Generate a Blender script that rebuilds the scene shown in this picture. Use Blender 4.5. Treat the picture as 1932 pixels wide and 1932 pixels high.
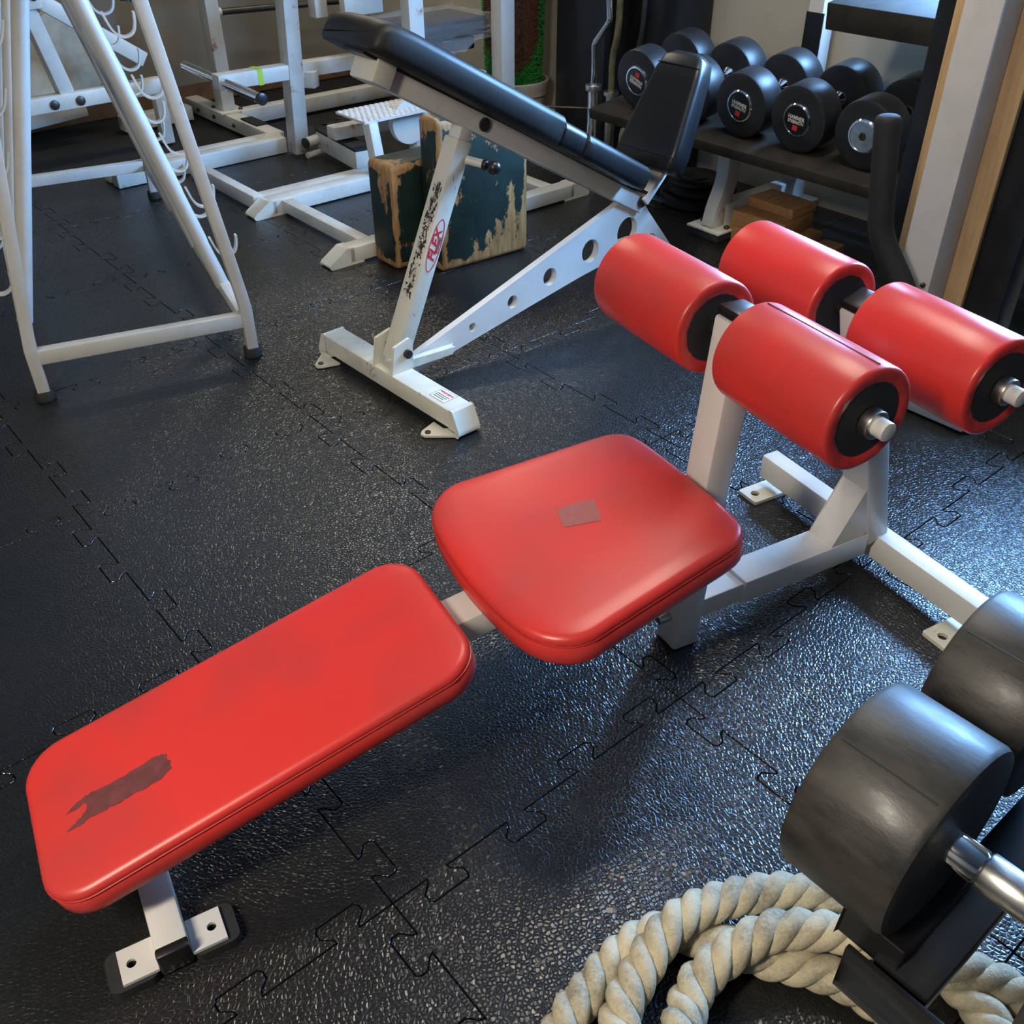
import bpy, bmesh, math, random
from mathutils import Vector, Matrix
random.seed(7)
D = bpy.data
for o in list(D.objects): D.objects.remove(o)
scene = bpy.context.scene
COL = scene.collection
R = math.radians

# ------------------------------------------------------------------ camera
cam = D.cameras.new('camera'); cam.lens = 34.045; cam.sensor_width = 36; cam.sensor_fit = 'HORIZONTAL'
cam.clip_start = 0.05; cam.clip_end = 60
camo = D.objects.new('camera', cam); COL.objects.link(camo)
PITCH, ROLL, HCAM = 0.63633, -0.0067, 1.4671
camo.matrix_world = Matrix.Translation((0, 0, HCAM)) @ Matrix.Rotation(math.pi/2 - PITCH, 4, 'X') @ Matrix.Rotation(ROLL, 4, 'Z')
scene.camera = camo
# ------------------------------------------------------------------ world + exposure
w = D.worlds.new('world'); scene.world = w; w.use_nodes = True
bg = w.node_tree.nodes['Background']; bg.inputs[0].default_value = (0.75, 0.85, 1.0, 1); bg.inputs[1].default_value = 0.25
vs = scene.view_settings
vs.view_transform = 'Standard'; vs.look = 'None'; vs.gamma = 1.0; vs.use_curve_mapping = False; vs.exposure = 0.0
WINDOW_COLOR = (0.25, 0.53, 1.0); WINDOW_POWER = 106.0
LAMP_COLOR = (1.0, 0.90, 0.74); LAMP_POWER = (29.0, 32.0, 132.0)

# ------------------------------------------------------------------ material helpers
def new_mat(name):
    m = D.materials.new(name); m.use_nodes = True
    return m, m.node_tree, m.node_tree.nodes['Principled BSDF']
def N(t, kind, **kw):
    n = t.nodes.new(kind)
    for k, v in kw.items(): setattr(n, k, v)
    return n
def coords(t, out='Object', scale=None):
    c = N(t, 'ShaderNodeTexCoord')
    if scale is None: return c.outputs[out]
    mp = N(t, 'ShaderNodeMapping'); mp.inputs['Scale'].default_value = scale
    t.links.new(c.outputs[out], mp.inputs[0]); return mp.outputs[0]
def noise(t, vec, scale, detail=4, rough=0.55):
    n = N(t, 'ShaderNodeTexNoise'); n.inputs['Scale'].default_value = scale; n.inputs['Detail'].default_value = detail
    n.inputs['Roughness'].default_value = rough
    t.links.new(vec, n.inputs['Vector']); return n.outputs[0]
def ramp(t, fac, stops):
    r = N(t, 'ShaderNodeValToRGB'); cr = r.color_ramp
    while len(cr.elements) < len(stops): cr.elements.new(0.5)
    for e, (p, c) in zip(cr.elements, stops):
        e.position = p; e.color = (c if len(c) == 4 else (*c, 1)) if hasattr(c, '__len__') else (c, c, c, 1)
    t.links.new(fac, r.inputs[0]); return r.outputs[0]
def mix(t, fac, a, b, mode='MIX'):
    m = N(t, 'ShaderNodeMix', data_type='RGBA', blend_type=mode)
    for s, v in ((0, fac), (6, a), (7, b)):
        if hasattr(v, 'is_linked') or hasattr(v, 'links'): t.links.new(v, m.inputs[s])
        elif s == 0: m.inputs[0].default_value = v
        else: m.inputs[s].default_value = (*v, 1) if len(v) == 3 else v
    return m.outputs[2]
def math_(t, op, a, b=0.0, c=0.0):
    m = N(t, 'ShaderNodeMath', operation=op)
    for i, v in enumerate((a, b, c)):
        if hasattr(v, 'links'): t.links.new(v, m.inputs[i])
        else: m.inputs[i].default_value = v
    return m.outputs[0]
def bump(t, b, height, strength, dist=0.01):
    n = N(t, 'ShaderNodeBump'); n.inputs['Strength'].default_value = strength; n.inputs['Distance'].default_value = dist
    t.links.new(height, n.inputs['Height']); t.links.new(n.outputs[0], b.inputs['Normal']); return n

def plain(name, col, rough=0.5, metal=0.0, var=0.0, vscale=12, bumps=0.0, bscale=200, spec=0.5):
    m, t, b = new_mat(name)
    b.inputs['Base Color'].default_value = (*col, 1); b.inputs['Roughness'].default_value = rough; b.inputs['Metallic'].default_value = metal
    b.inputs['Specular IOR Level'].default_value = spec
    vec = coords(t)
    if var:
        n = noise(t, vec, vscale)
        c = mix(t, ramp(t, n, [(0.3, 0.0), (0.7, 1.0)]), tuple(x*(1-var) for x in col), tuple(min(1, x*(1+var)) for x in col))
        t.links.new(c, b.inputs['Base Color'])
    if bumps:
        bump(t, b, noise(t, vec, bscale, 3), bumps, 0.002)
    return m
def paint(name, col, rough=0.38, dirt=(0.33, 0.29, 0.22), amount=0.5, chips=0.6, rust=0.0):
    """enamel paint with grime, dark chips and a little rust"""
    m, t, b = new_mat(name); vec = coords(t)
    n1 = noise(t, vec, 7, 6, 0.62)
    c = mix(t, ramp(t, n1, [(0.48, 0.0), (0.78, amount)]), col, dirt)
    n2 = noise(t, coords(t, scale=(1, 1, 0.35)), 46, 5, 0.7)
    lo = 0.73 - 0.06*chips
    c = mix(t, ramp(t, n2, [(lo, 0.0), (lo+0.02, 0.85)]), c, (0.10, 0.095, 0.085))
    if rust:
        n3 = noise(t, vec, 11, 5)
        c = mix(t, ramp(t, n3, [(0.66-0.1*rust, 0.0), (0.74-0.1*rust, 0.9)]), c, (0.33, 0.13, 0.04))
    t.links.new(c, b.inputs['Base Color'])
    b.inputs['Roughness'].default_value = rough
    bump(t, b, noise(t, vec, 30, 3), 0.06, 0.004)
    return m
def vinyl(name, col, rough, dirt, amount=0.35, grain=0.12, spec=0.5):
    m, t, b = new_mat(name); vec = coords(t); b.inputs['Specular IOR Level'].default_value = spec
    n1 = noise(t, vec, 4.5, 2, 0.45)
    c = mix(t, ramp(t, n1, [(0.42, 0.0), (0.85, amount)]), col, dirt)
    t.links.new(c, b.inputs['Base Color'])
    r = ramp(t, noise(t, vec, 5, 2, 0.4), [(0.2, rough-0.03), (0.8, rough+0.06)])
    t.links.new(r, b.inputs['Roughness'])
    v = N(t, 'ShaderNodeTexVoronoi'); v.inputs['Scale'].default_value = 520; t.links.new(vec, v.inputs['Vector'])
    bump(t, b, v.outputs[0], grain, 0.0006)
    return m

M = {}
def floor_material():
    m, t, b = new_mat('pebbled_rubber'); vec = coords(t)
    g = N(t, 'ShaderNodeNewGeometry')
    n1 = noise(t, g.outputs['Position'], 1.3, 3, 0.5)
    n2 = noise(t, g.outputs['Position'], 26, 4, 0.65)
    c = mix(t, ramp(t, n1, [(0.35, 0.0), (0.7, 1.0)]), (0.009, 0.0093, 0.0092), (0.016, 0.0156, 0.0148))
    c = mix(t, ramp(t, n2, [(0.72, 0.0), (0.88, 0.05)]), c, (0.09, 0.085, 0.075))
    t.links.new(c, b.inputs['Base Color'])
    r = ramp(t, n1, [(0.2, 0.245), (0.8, 0.285)]); t.links.new(r, b.inputs['Roughness'])
    b.inputs['Specular IOR Level'].default_value = 0.6
    v = N(t, 'ShaderNodeTexVoronoi', feature='DISTANCE_TO_EDGE'); v.inputs['Scale'].default_value = 130
    t.links.new(g.outputs['Position'], v.inputs['Vector'])
    hgt = ramp(t, v.outputs[0], [(0.0, 0.0), (0.22, 0.8), (0.6, 1.0)])
    wear = ramp(t, noise(t, g.outputs['Position'], 0.9, 2), [(0.3, 0.7), (0.65, 1.0)])
    hh = math_(t, 'MULTIPLY', hgt, wear)
    bump(t, b, hh, 0.5, 0.0016)
    return m
M['floor'] = floor_material()
M['subfloor'] = plain('black_underlay', (0.006, 0.006, 0.006), 0.8)
M['white'] = paint('white_enamel', (0.66, 0.645, 0.61), 0.36, amount=0.28, chips=0.25)
M['bench_white'] = paint('clean_white_enamel', (0.67, 0.65, 0.63), 0.33, amount=0.15, chips=-0.8)
M['worn_white'] = paint('worn_cream_enamel', (0.68, 0.66, 0.57), 0.36, amount=0.5, chips=0.9)
M['rack_white'] = paint('grey_white_enamel', (0.50, 0.50, 0.475), 0.42, amount=0.45, chips=0.7)
M['machine_white'] = paint('machine_white_enamel', (0.64, 0.63, 0.58), 0.40, amount=0.45, chips=0.7, rust=0.1)
M['rust_white'] = paint('rusting_white_enamel', (0.60, 0.59, 0.55), 0.35, amount=0.4, chips=0.7, rust=0.55)
M['red'] = vinyl('red_vinyl', (0.66, 0.038, 0.032), 0.34, (0.33, 0.05, 0.045), 0.75, 0.05)
M['red_dark'] = plain('dark_red_seam', (0.16, 0.008, 0.008), 0.5)
M['piping'] = plain('red_piping', (0.52, 0.03, 0.028), 0.35)
M['black_vinyl'] = vinyl('black_vinyl', (0.011, 0.011, 0.0115), 0.46, (0.045, 0.040, 0.026), 0.55, 0.12, 0.28)
M['black_vinyl_gloss'] = vinyl('glossy_black_vinyl', (0.009, 0.0095, 0.011), 0.31, (0.03, 0.028, 0.02), 0.4, 0.05, 0.4)
M['foam'] = plain('black_foam', (0.014, 0.014, 0.015), 0.75, var=0.2, bumps=0.3, bscale=500)
M['rubber'] = plain('black_rubber', (0.016, 0.016, 0.017), 0.42, var=0.35, vscale=9, bumps=0.1, bscale=60)
def scuffed():
    m, t, b = new_mat('scuffed_black_rubber')
    vec = coords(t, scale=(1, 2.2, 2.2))
    n1 = noise(t, vec, 9, 6, 0.65); n2 = noise(t, vec, 30, 5, 0.7)
    c = mix(t, ramp(t, n1, [(0.42, 0.0), (0.72, 0.9)]), (0.020, 0.0195, 0.019), (0.062, 0.057, 0.046))
    c = mix(t, ramp(t, n2, [(0.60, 0.0), (0.72, 0.8)]), c, (0.010, 0.010, 0.010))
    t.links.new(c, b.inputs['Base Color'])
    t.links.new(ramp(t, n1, [(0.35, 0.36), (0.65, 0.56)]), b.inputs['Roughness'])
    bump(t, b, n2, 0.12, 0.004); return m
M['big_rubber'] = scuffed()
M['black_plastic'] = plain('black_plastic', (0.012, 0.012, 0.013), 0.35)
M['black_steel'] = plain('black_steel', (0.014, 0.014, 0.015), 0.33, var=0.3, bumps=0.05, bscale=40)
M['dark_steel'] = plain('dark_steel', (0.07, 0.062, 0.055), 0.42, metal=0.7, var=0.3)
M['steel'] = plain('zinc_steel', (0.62, 0.60, 0.55), 0.30, metal=1.0, var=0.15, vscale=40)
M['chrome'] = plain('chrome', (0.82, 0.82, 0.84), 0.10, metal=1.0)
def knurled():
    m, t, b = new_mat('knurled_steel'); b.inputs['Base Color'].default_value = (0.60, 0.59, 0.56, 1); b.inputs['Metallic'].default_value = 1; b.inputs['Roughness'].default_value = 0.32
    c = N(t, 'ShaderNodeTexChecker'); c.inputs['Scale'].default_value = 620; t.links.new(coords(t), c.inputs['Vector'])
    bump(t, b, c.outputs[1], 0.5, 0.001); return m
M['knurl'] = knurled()
M['brass'] = plain('tarnished_bar', (0.33, 0.25, 0.13), 0.4, metal=0.9, var=0.4, vscale=20)
M['badge'] = plain('black_badge', (0.012, 0.012, 0.014), 0.2)
M['letter'] = plain('silver_lettering', (0.62, 0.60, 0.56), 0.5)
M['badge_red'] = plain('red_label', (0.65, 0.03, 0.03), 0.45)
M['logo_red'] = plain('red_logo', (0.60, 0.025, 0.05), 0.4)
M['sticker'] = plain('white_sticker', (0.78, 0.78, 0.76), 0.35)
M['ink'] = plain('dark_print', (0.06, 0.06, 0.06), 0.5)
M['tape'] = plain('lime_tape', (0.42, 0.62, 0.04), 0.5)
M['residue'] = plain('tape_residue', (0.135, 0.035, 0.035), 0.6, var=0.25, vscale=60)
M['residue_pale'] = plain('worn_tape_square', (0.33, 0.085, 0.075), 0.4, var=0.08, vscale=90)
M['scuff'] = plain('black_scuff', (0.035, 0.033, 0.03), 0.6, var=0.4, vscale=90)
M['lining'] = plain('brown_hook_lining', (0.20, 0.085, 0.055), 0.7, var=0.3)
M['turf_green'] = plain('green_bristle', (0.012, 0.17, 0.018), 0.75, var=0.4, vscale=60)
M['turf_brown'] = plain('brown_bristle', (0.085, 0.030, 0.014), 0.8, var=0.4, vscale=60)
M['bucket'] = plain('white_bucket_plastic', (0.50, 0.47, 0.38), 0.45, var=0.1)
M['wall'] = plain('grey_plaster', (0.20, 0.185, 0.15), 0.8, var=0.16, vscale=1.6, bumps=0.25, bscale=60)
M['wall_pale'] = plain('cream_plaster', (0.44, 0.41, 0.33), 0.75, var=0.14, vscale=1.5, bumps=0.2, bscale=40)
M['wall_dim'] = plain('dim_plaster', (0.20, 0.19, 0.17), 0.85)
M['ceiling'] = plain('dim_ceiling', (0.16, 0.155, 0.145), 0.9)
M['skirting'] = plain('brown_skirting', (0.14, 0.075, 0.035), 0.6, var=0.3)
M['dark_board'] = plain('dark_board', (0.026, 0.022, 0.017), 0.75, var=0.4, vscale=10, spec=0.2)
M['pipe'] = plain('cream_pipe', (0.42, 0.36, 0.26), 0.55, var=0.2)
def wood(name, a, b_, scale=(3, 40, 40), rough=0.55):
    m, t, b = new_mat(name)
    n = noise(t, coords(t, scale=scale), 2.2, 6, 0.6)
    t.links.new(ramp(t, n, [(0.3, a), (0.7, b_)]), b.inputs['Base Color']); b.inputs['Roughness'].default_value = rough
    return m
M['plywood'] = wood('pale_plywood', (0.48, 0.29, 0.13), (0.62, 0.42, 0.21), (30, 30, 3))
M['lumber'] = wood('brown_lumber', (0.24, 0.115, 0.040), (0.46, 0.25, 0.10), (6, 30, 60))
def worn_green():
    m, t, b = new_mat('worn_green_paint')
    g = N(t, 'ShaderNodeTexCoord')
    sx = N(t, 'ShaderNodeSeparateXYZ'); t.links.new(g.outputs['Generated'], sx.inputs[0])
    ax = [math_(t, 'ABSOLUTE', math_(t, 'SUBTRACT', sx.outputs[i], 0.5)) for i in range(3)]
    mx = math_(t, 'MAXIMUM', math_(t, 'MAXIMUM', ax[0], ax[1]), ax[2])
    mn = math_(t, 'MINIMUM', math_(t, 'MINIMUM', ax[0], ax[1]), ax[2])
    sm = math_(t, 'ADD', math_(t, 'ADD', ax[0], ax[1]), ax[2])
    mid = math_(t, 'SUBTRACT', math_(t, 'SUBTRACT', sm, mx), mn)
    edge = ramp(t, mid, [(0.40, 0.0), (0.495, 0.30)])
    n = noise(t, coords(t, scale=(4.2, 4.2, 2.2)), 1.7, 9, 0.72)
    f = math_(t, 'ADD', n, edge)
    wood_c = ramp(t, noise(t, coords(t, scale=(30, 30, 4)), 2, 5), [(0.3, (0.20, 0.10, 0.035)), (0.7, (0.42, 0.25, 0.10))])
    grn = ramp(t, noise(t, coords(t), 22, 4), [(0.3, (0.004, 0.011, 0.009)), (0.7, (0.008, 0.026, 0.020))])
    t.links.new(mix(t, ramp(t, f, [(0.535, 0.0), (0.555, 1.0)]), grn, wood_c), b.inputs['Base Color'])
    b.inputs['Roughness'].default_value = 0.5
    return m
M['green_wood'] = worn_green()
def rope_mat():
    m, t, b = new_mat('natural_rope'); vec = coords(t)
    n = noise(t, vec, 14, 5, 0.6); f = noise(t, vec, 190, 3, 0.7)
    c = mix(t, ramp(t, n, [(0.40, 0.0), (0.66, 0.85)]), (0.54, 0.46, 0.30), (0.14, 0.125, 0.09))
    c = mix(t, ramp(t, f, [(0.35, 0.0), (0.8, 0.6)]), c, (0.66, 0.60, 0.46))
    t.links.new(c, b.inputs['Base Color']); b.inputs['Roughness'].default_value = 0.9
    bump(t, b, f, 0.7, 0.003); return m
M['rope'] = rope_mat()
def wrap_mat():
    m, t, b = new_mat('clear_plastic_wrap'); vec = coords(t)
    b.inputs['Base Color'].default_value = (0.85, 0.87, 0.9, 1); b.inputs['Roughness'].default_value = 0.12
    b.inputs['Alpha'].default_value = 0.16
    bump(t, b, noise(t, coords(t, scale=(1, 4, 2)), 11, 5, 0.7), 1.0, 0.03); return m
M['wrap'] = wrap_mat()
def emit(name, col, power):
    m, t, b = new_mat(name)
    b.inputs['Base Color'].default_value = (0.1, 0.1, 0.1, 1)
    b.inputs['Emission Color'].default_value = (*col, 1); b.inputs['Emission Strength'].default_value = power; return m
M['sky_pane'] = emit('daylit_window_pane', WINDOW_COLOR, WINDOW_POWER)
for k_ in range(3): M['tube_light%d' % k_] = emit('lit_lamp_diffuser', LAMP_COLOR, LAMP_POWER[k_])

# ------------------------------------------------------------------ geometry helpers
class Frame:
    def __init__(s, x, y, ang): s.m = Matrix.Translation((x, y, 0)) @ Matrix.Rotation(ang, 4, 'Z')
ROOM = Frame(0, 0, R(39.744))
BENCH = Frame(0.354, 1.524, math.atan2(0.4815, 0.8765))
INCL = Frame(-0.36, 2.624, math.atan2(0.66, 0.7512))
ARACK = Frame(-1.4242, 2.5735, math.atan2(0.4427, 0.8967))

def tag(o, label=None, cat=None, group=None, kind=None):
    if label: o['label'] = label
    if cat: o['category'] = cat
    if group: o['group'] = group
    if kind: o['kind'] = kind
    return o
class Thing:
    """an Empty at the thing's base; coordinates of its parts are given in the frame"""
    def __init__(s, name, label, cat, frame, base=(0, 0, 0), group=None, parent=None):
        s.base = Vector(base)
        s.root = D.objects.new(name, None); COL.objects.link(s.root); s.root.empty_display_size = 0.1
        s.root.matrix_world = frame.m @ Matrix.Translation(s.base)
        tag(s.root, label, cat, group)
    def part(s, name, bm, mat, parent=None, bevel=0.0, seg=2, smooth=True, label=None, kind=None, angle=35):
        o = finish(name, bm, mat, s.base, bevel, seg, smooth, angle)
        o.parent = parent or s.root
        if label: o['label'] = label
        if kind: o['kind'] = kind
        return o
def finish(name, bm, mat, base=Vector((0, 0, 0)), bevel=0.0, seg=2, smooth=True, angle=35):
    if isinstance(bm, bmesh.types.BMesh):
        if bevel > 0:
            bmesh.ops.remove_doubles(bm, verts=bm.verts, dist=1e-6)
            bm.normal_update()
            es = [e for e in bm.edges if len(e.link_faces) == 2 and e.calc_face_angle(0) > R(30)]
            bmesh.ops.bevel(bm, geom=es, offset=bevel, segments=seg, affect='EDGES', profile=0.5, clamp_overlap=True)
        bmesh.ops.recalc_face_normals(bm, faces=bm.faces)
        bmesh.ops.translate(bm, verts=bm.verts, vec=-Vector(base))
        me = D.meshes.new(name); bm.to_mesh(me); bm.free()
    else:
        me = bm
        me.transform(Matrix.Translation(-Vector(base)))
    if smooth:
        me.shade_smooth(); me.set_sharp_from_angle(angle=R(angle))
    me.materials.clear(); me.materials.append(mat)
    o = D.objects.new(name, me); COL.objects.link(o); return o
def single(name, bm, mat, frame, base, label=None, cat=None, group=None, kind=None, **kw):
    o = finish(name, bm, mat, base, **kw)
    o.matrix_world = frame.m @ Matrix.Translation(Vector(base))
    return tag(o, label, cat, group, kind)
def dup(root, loc=None, mat_world=None, label=None, group=None):
    r = root.copy(); COL.objects.link(r)
    if loc is not None: r.location = loc
    if label: r['label'] = label
    if group: r['group'] = group
    for ch in list(root.children):
        c = ch.copy(); COL.objects.link(c); c.parent = r
        for g in ch.children:
            d = g.copy(); COL.objects.link(d); d.parent = c
    return r
def BM(): return bmesh.new()
def box(bm, x0, x1, y0, y1, z0, z1, m=None):
    vs = [bm.verts.new(Vector((x, y, z)) if m is None else m @ Vector((x, y, z))) for x in (x0, x1) for y in (y0, y1) for z in (z0, z1)]
    for f in ((0, 1, 3, 2), (4, 6, 7, 5), (0, 4, 5, 1), (2, 3, 7, 6), (0, 2, 6, 4), (1, 5, 7, 3)):
        bm.faces.new([vs[i] for i in f])
    return bm
def axes(d, up=(0, 0, 1)):
    d = Vector(d).normalized(); u = Vector(up)
    if abs(d.dot(u)) > 0.98: u = Vector((1, 0, 0))
    s = d.cross(u).normalized(); return d, s, s.cross(d).normalized()
def beam(bm, p0, p1, w, h, up=(0, 0, 1), taper=1.0):
    p0 = Vector(p0); p1 = Vector(p1); d, s, u = axes(p1-p0, up)
    vs = []
    for p, k in ((p0, 1.0), (p1, taper)):
        for a, b in ((-1, -1), (1, -1), (1, 1), (-1, 1)): vs.append(bm.verts.new(p + s*a*w/2*k + u*b*h/2*k))
    for f in ((3, 2, 1, 0), (4, 5, 6, 7), (0, 1, 5, 4), (1, 2, 6, 5), (2, 3, 7, 6), (3, 0, 4, 7)): bm.faces.new([vs[i] for i in f])
    return bm
def rings_to_bm(bm, rings, cap0=True, cap1=True, closed=False):
    R_ = [[bm.verts.new(p) for p in r] for r in rings]
    n = len(R_[0]); k = len(R_)
    for i in range(k if closed else k-1):
        A, B = R_[i], R_[(i+1) % k]
        for j in range(n): bm.faces.new((A[j], A[(j+1) % n], B[(j+1) % n], B[j]))
    if not closed:
        if cap0: bm.faces.new(list(reversed(R_[0])))
        if cap1: bm.faces.new(R_[-1])
    return bm
def lathe(bm, p0, d, prof, n=28, up=(0, 0, 1)):
    """prof: list of (t along axis, radius)"""
    p0 = Vector(p0); d, s, u = axes(d, up)
    rings = []
    for t, r in prof:
        r = max(r, 1e-4)
        rings.append([p0 + d*t + (s*math.cos(2*math.pi*j/n) + u*math.sin(2*math.pi*j/n))*r for j in range(n)])
    return rings_to_bm(bm, rings)
def cyl(bm, p0, p1, r, n=20, r1=None):
    d = Vector(p1)-Vector(p0); return lathe(bm, p0, d, [(0, r), (d.length, r if r1 is None else r1)], n)
def smooth_path(pts, sub=6):
    P = [Vector(p) for p in pts]; out = []
    for i in range(len(P)-1):
        a = P[max(i-1, 0)]; b = P[i]; c = P[i+1]; d = P[min(i+2, len(P)-1)]
        for k in range(sub):
            t = k/sub
            out.append(0.5*((2*b) + (c-a)*t + (2*a-5*b+4*c-d)*t*t + (3*b-a-3*c+d)*t**3))
    out.append(P[-1]); return out
def sweep(bm, pts, sec, up=(0, 0, 1)):
    """sec: list of (s, u) cross-section points, parallel-transported"""
    P = [Vector(p) for p in pts]; rings = []; ref = None
    for i, p in enumerate(P):
        d = (P[min(i+1, len(P)-1)] - P[max(i-1, 0)]).normalized()
        if ref is None: d_, s, u = axes(d, up)
        else:
            s = (ref - d*ref.dot(d)).normalized(); u = s.cross(d)
        ref = s
        rings.append([p + s*a + u*b for a, b in sec])
    return rings_to_bm(bm, rings)
def circ(r, n=14): return [(r*math.cos(2*math.pi*j/n), r*math.sin(2*math.pi*j/n)) for j in range(n)]
def rect(w, h): return [(-w/2, -h/2), (w/2, -h/2), (w/2, h/2), (-w/2, h/2)]
def rrect(x0, x1, y0, y1, r, n=6):
    out = []
    for cx, cy, a0 in ((x1-r, y1-r, 0), (x0+r, y1-r, 90), (x0+r, y0+r, 180), (x1-r, y0+r, 270)):
        for k in range(n+1):
            a = R(a0 + 90*k/n); out.append((cx + r*math.cos(a), cy + r*math.sin(a)))
    return out
def resample(poly, n):
    P = [Vector((*p, 0)) for p in poly]; L = [0]
    for i in range(len(P)): L.append(L[-1] + (P[(i+1) % len(P)]-P[i]).length)
    out = []
    for k in range(n):
        s = L[-1]*k/n
        i = max(j for j in range(len(P)) if L[j] <= s)
        t = (s-L[i])/max(1e-9, L[i+1]-L[i]); q = P[i].lerp(P[(i+1) % len(P)], t); out.append((q.x, q.y))
    return out
def offset_poly(poly, d):
    n = len(poly); out = []
    for i in range(n):
        a = Vector(poly[i-1]); b = Vector(poly[i]); c = Vector(poly[(i+1) % n])
        e1 = (b-a); e2 = (c-b)
        n1 = Vector((e1.y, -e1.x)).normalized(); n2 = Vector((e2.y, -e2.x)).normalized()
        m = (n1+n2); m = m.normalized() if m.length > 1e-6 else n1
        k = max(0.5, m.dot(n1)); q = b - m*d/k; out.append((q.x, q.y))
    return out
def pad_mesh(outline, layers, m, crown=0.0):
    """outline counter-clockwise; layers: (inset, height); m maps pad space to frame space"""
    bm = BM(); rings = []
    for d, z in layers:
        rings.append([m @ Vector((x, y, z)) for x, y in offset_poly(outline, d)])
    zt = layers[-1][1]; cx = sum(p[0] for p in outline)/len(outline); cy = sum(p[1] for p in outline)/len(outline)
    last = offset_poly(outline, layers[-1][0])
    for k in (0.85, 0.6, 0.3, 0.05):
        rings.append([m @ Vector((cx+(x-cx)*k, cy+(y-cy)*k, zt + crown*(1-k*k))) for x, y in last])
    return rings_to_bm(bm, rings)
def prism(bm, poly, m, t0, t1):
    """polygon in (x, z) of m, extruded along y from t0 to t1"""
    a = [bm.verts.new(m @ Vector((x, t0, z))) for x, z in poly]; b = [bm.verts.new(m @ Vector((x, t1, z))) for x, z in poly]
    n = len(poly)
    for i in range(n): bm.faces.new((a[i], a[(i+1) % n], b[(i+1) % n], b[i]))
    bm.faces.new(a); bm.faces.new(list(reversed(b))); return bm
I4 = Matrix.Identity(4)
def text_mesh(s, size, m, depth=0.0004, align='CENTER', bold=0.0, shear=0.0, squeeze=1.0):
    cu = D.curves.new('lettering', 'FONT'); cu.body = s; cu.size = size; cu.align_x = align; cu.align_y = 'CENTER'
    cu.extrude = depth; cu.offset = bold; cu.shear = shear
    o = D.objects.new('lettering', cu); COL.objects.link(o)
    bpy.context.view_layer.update()
    me = D.meshes.new_from_object(o.evaluated_get(bpy.context.evaluated_depsgraph_get()))
    D.objects.remove(o); D.curves.remove(cu)
    me.transform(m @ Matrix.Diagonal((squeeze, 1, 1, 1))); return me
def basis(o, x, y):
    x = Vector(x).normalized(); y = Vector(y); y = (y - x*y.dot(x)).normalized(); z = x.cross(y)
    return Matrix(((x.x, y.x, z.x, o[0]), (x.y, y.y, z.y, o[1]), (x.z, y.z, z.z, o[2]), (0, 0, 0, 1)))
def plate_with_holes(outer, holes, t, m):
    """2D outline with round holes, thickness t centred, lying in the XY plane of m"""
    cu = D.curves.new('plate', 'CURVE'); cu.dimensions = '2D'; cu.fill_mode = 'BOTH'; cu.extrude = t/2
    for pts in [outer] + [[(x+r*math.cos(2*math.pi*k/28), y+r*math.sin(2*math.pi*k/28)) for k in range(28)] for x, y, r in holes]:
        sp = cu.splines.new('POLY'); sp.points.add(len(pts)-1); sp.use_cyclic_u = True
        for p, q in zip(sp.points, pts): p.co = (q[0], q[1], 0, 1)
    o = D.objects.new('plate', cu); COL.objects.link(o); bpy.context.view_layer.update()
    me = D.meshes.new_from_object(o.evaluated_get(bpy.context.evaluated_depsgraph_get()))
    D.objects.remove(o); D.curves.remove(cu); me.transform(m); return me

# ================================================================== ROOM
XW, YW = 3.77, 5.95            # right-hand wall and far-left wall in room coordinates
X0, Y0, ZC = -3.6, -3.2, 2.75
TILE = 0.7
def struct(name, bm, mat, **kw):
    return single(name, bm, mat, ROOM, (0, 0, 0), kind='structure', **kw)
floor = struct('floor', box(BM(), X0, XW, Y0, YW, -0.06, -0.011), M['subfloor'])
struct('ceiling', box(BM(), X0-0.2, XW+0.2, Y0-0.2, YW+0.2, ZC, ZC+0.1), M['ceiling'])
struct('wall_back', box(BM(), X0-0.2, XW+0.2, YW, YW+0.2, -0.06, ZC), M['wall'])
struct('wall_left', box(BM(), X0-0.2, X0, Y0-0.2, YW, -0.06, ZC), M['wall_dim'])
struct('wall_front', box(BM(), X0-0.2, XW+0.2, Y0-0.2, Y0, -0.06, ZC), M['wall_dim'])
WZ0, WZ1, WY0, WY1 = 1.08, 1.92, 0.25, 2.25
b = BM()
box(b, XW, XW+0.2, Y0, YW, -0.06, WZ0); box(b, XW, XW+0.2, Y0, YW, WZ1, ZC)
box(b, XW, XW+0.2, Y0, WY0, WZ0, WZ1); box(b, XW, XW+0.2, WY1, YW, WZ0, WZ1)
struct('wall_right', b, M['wall_pale'])
struct('baseboard_back', box(BM(), X0, XW, YW-0.02, YW, 0, 0.10), M['skirting'])
nwin = 2
for k in range(nwin):
    y0 = WY0 + (WY1-WY0)*k/nwin; y1 = WY0 + (WY1-WY0)*(k+1)/nwin
    b = BM()
    for args in ((y0, y1, WZ0, WZ0+0.05), (y0, y1, WZ1-0.05, WZ1), (y0, y0+0.05, WZ0+0.05, WZ1-0.05), (y1-0.05, y1, WZ0+0.05, WZ1-0.05)):
        box(b, XW+0.02, XW+0.10, args[0], args[1], args[2], args[3])
    wn = struct('window_%d' % (k+1), b, M['white'])
    p = single('pane', box(BM(), XW+0.05, XW+0.06, y0+0.05, y1-0.05, WZ0+0.05, WZ1-0.05), M['sky_pane'], ROOM, (0, 0, 0))
    p.parent = wn; p.matrix_parent_inverse = wn.matrix_world.inverted()

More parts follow.
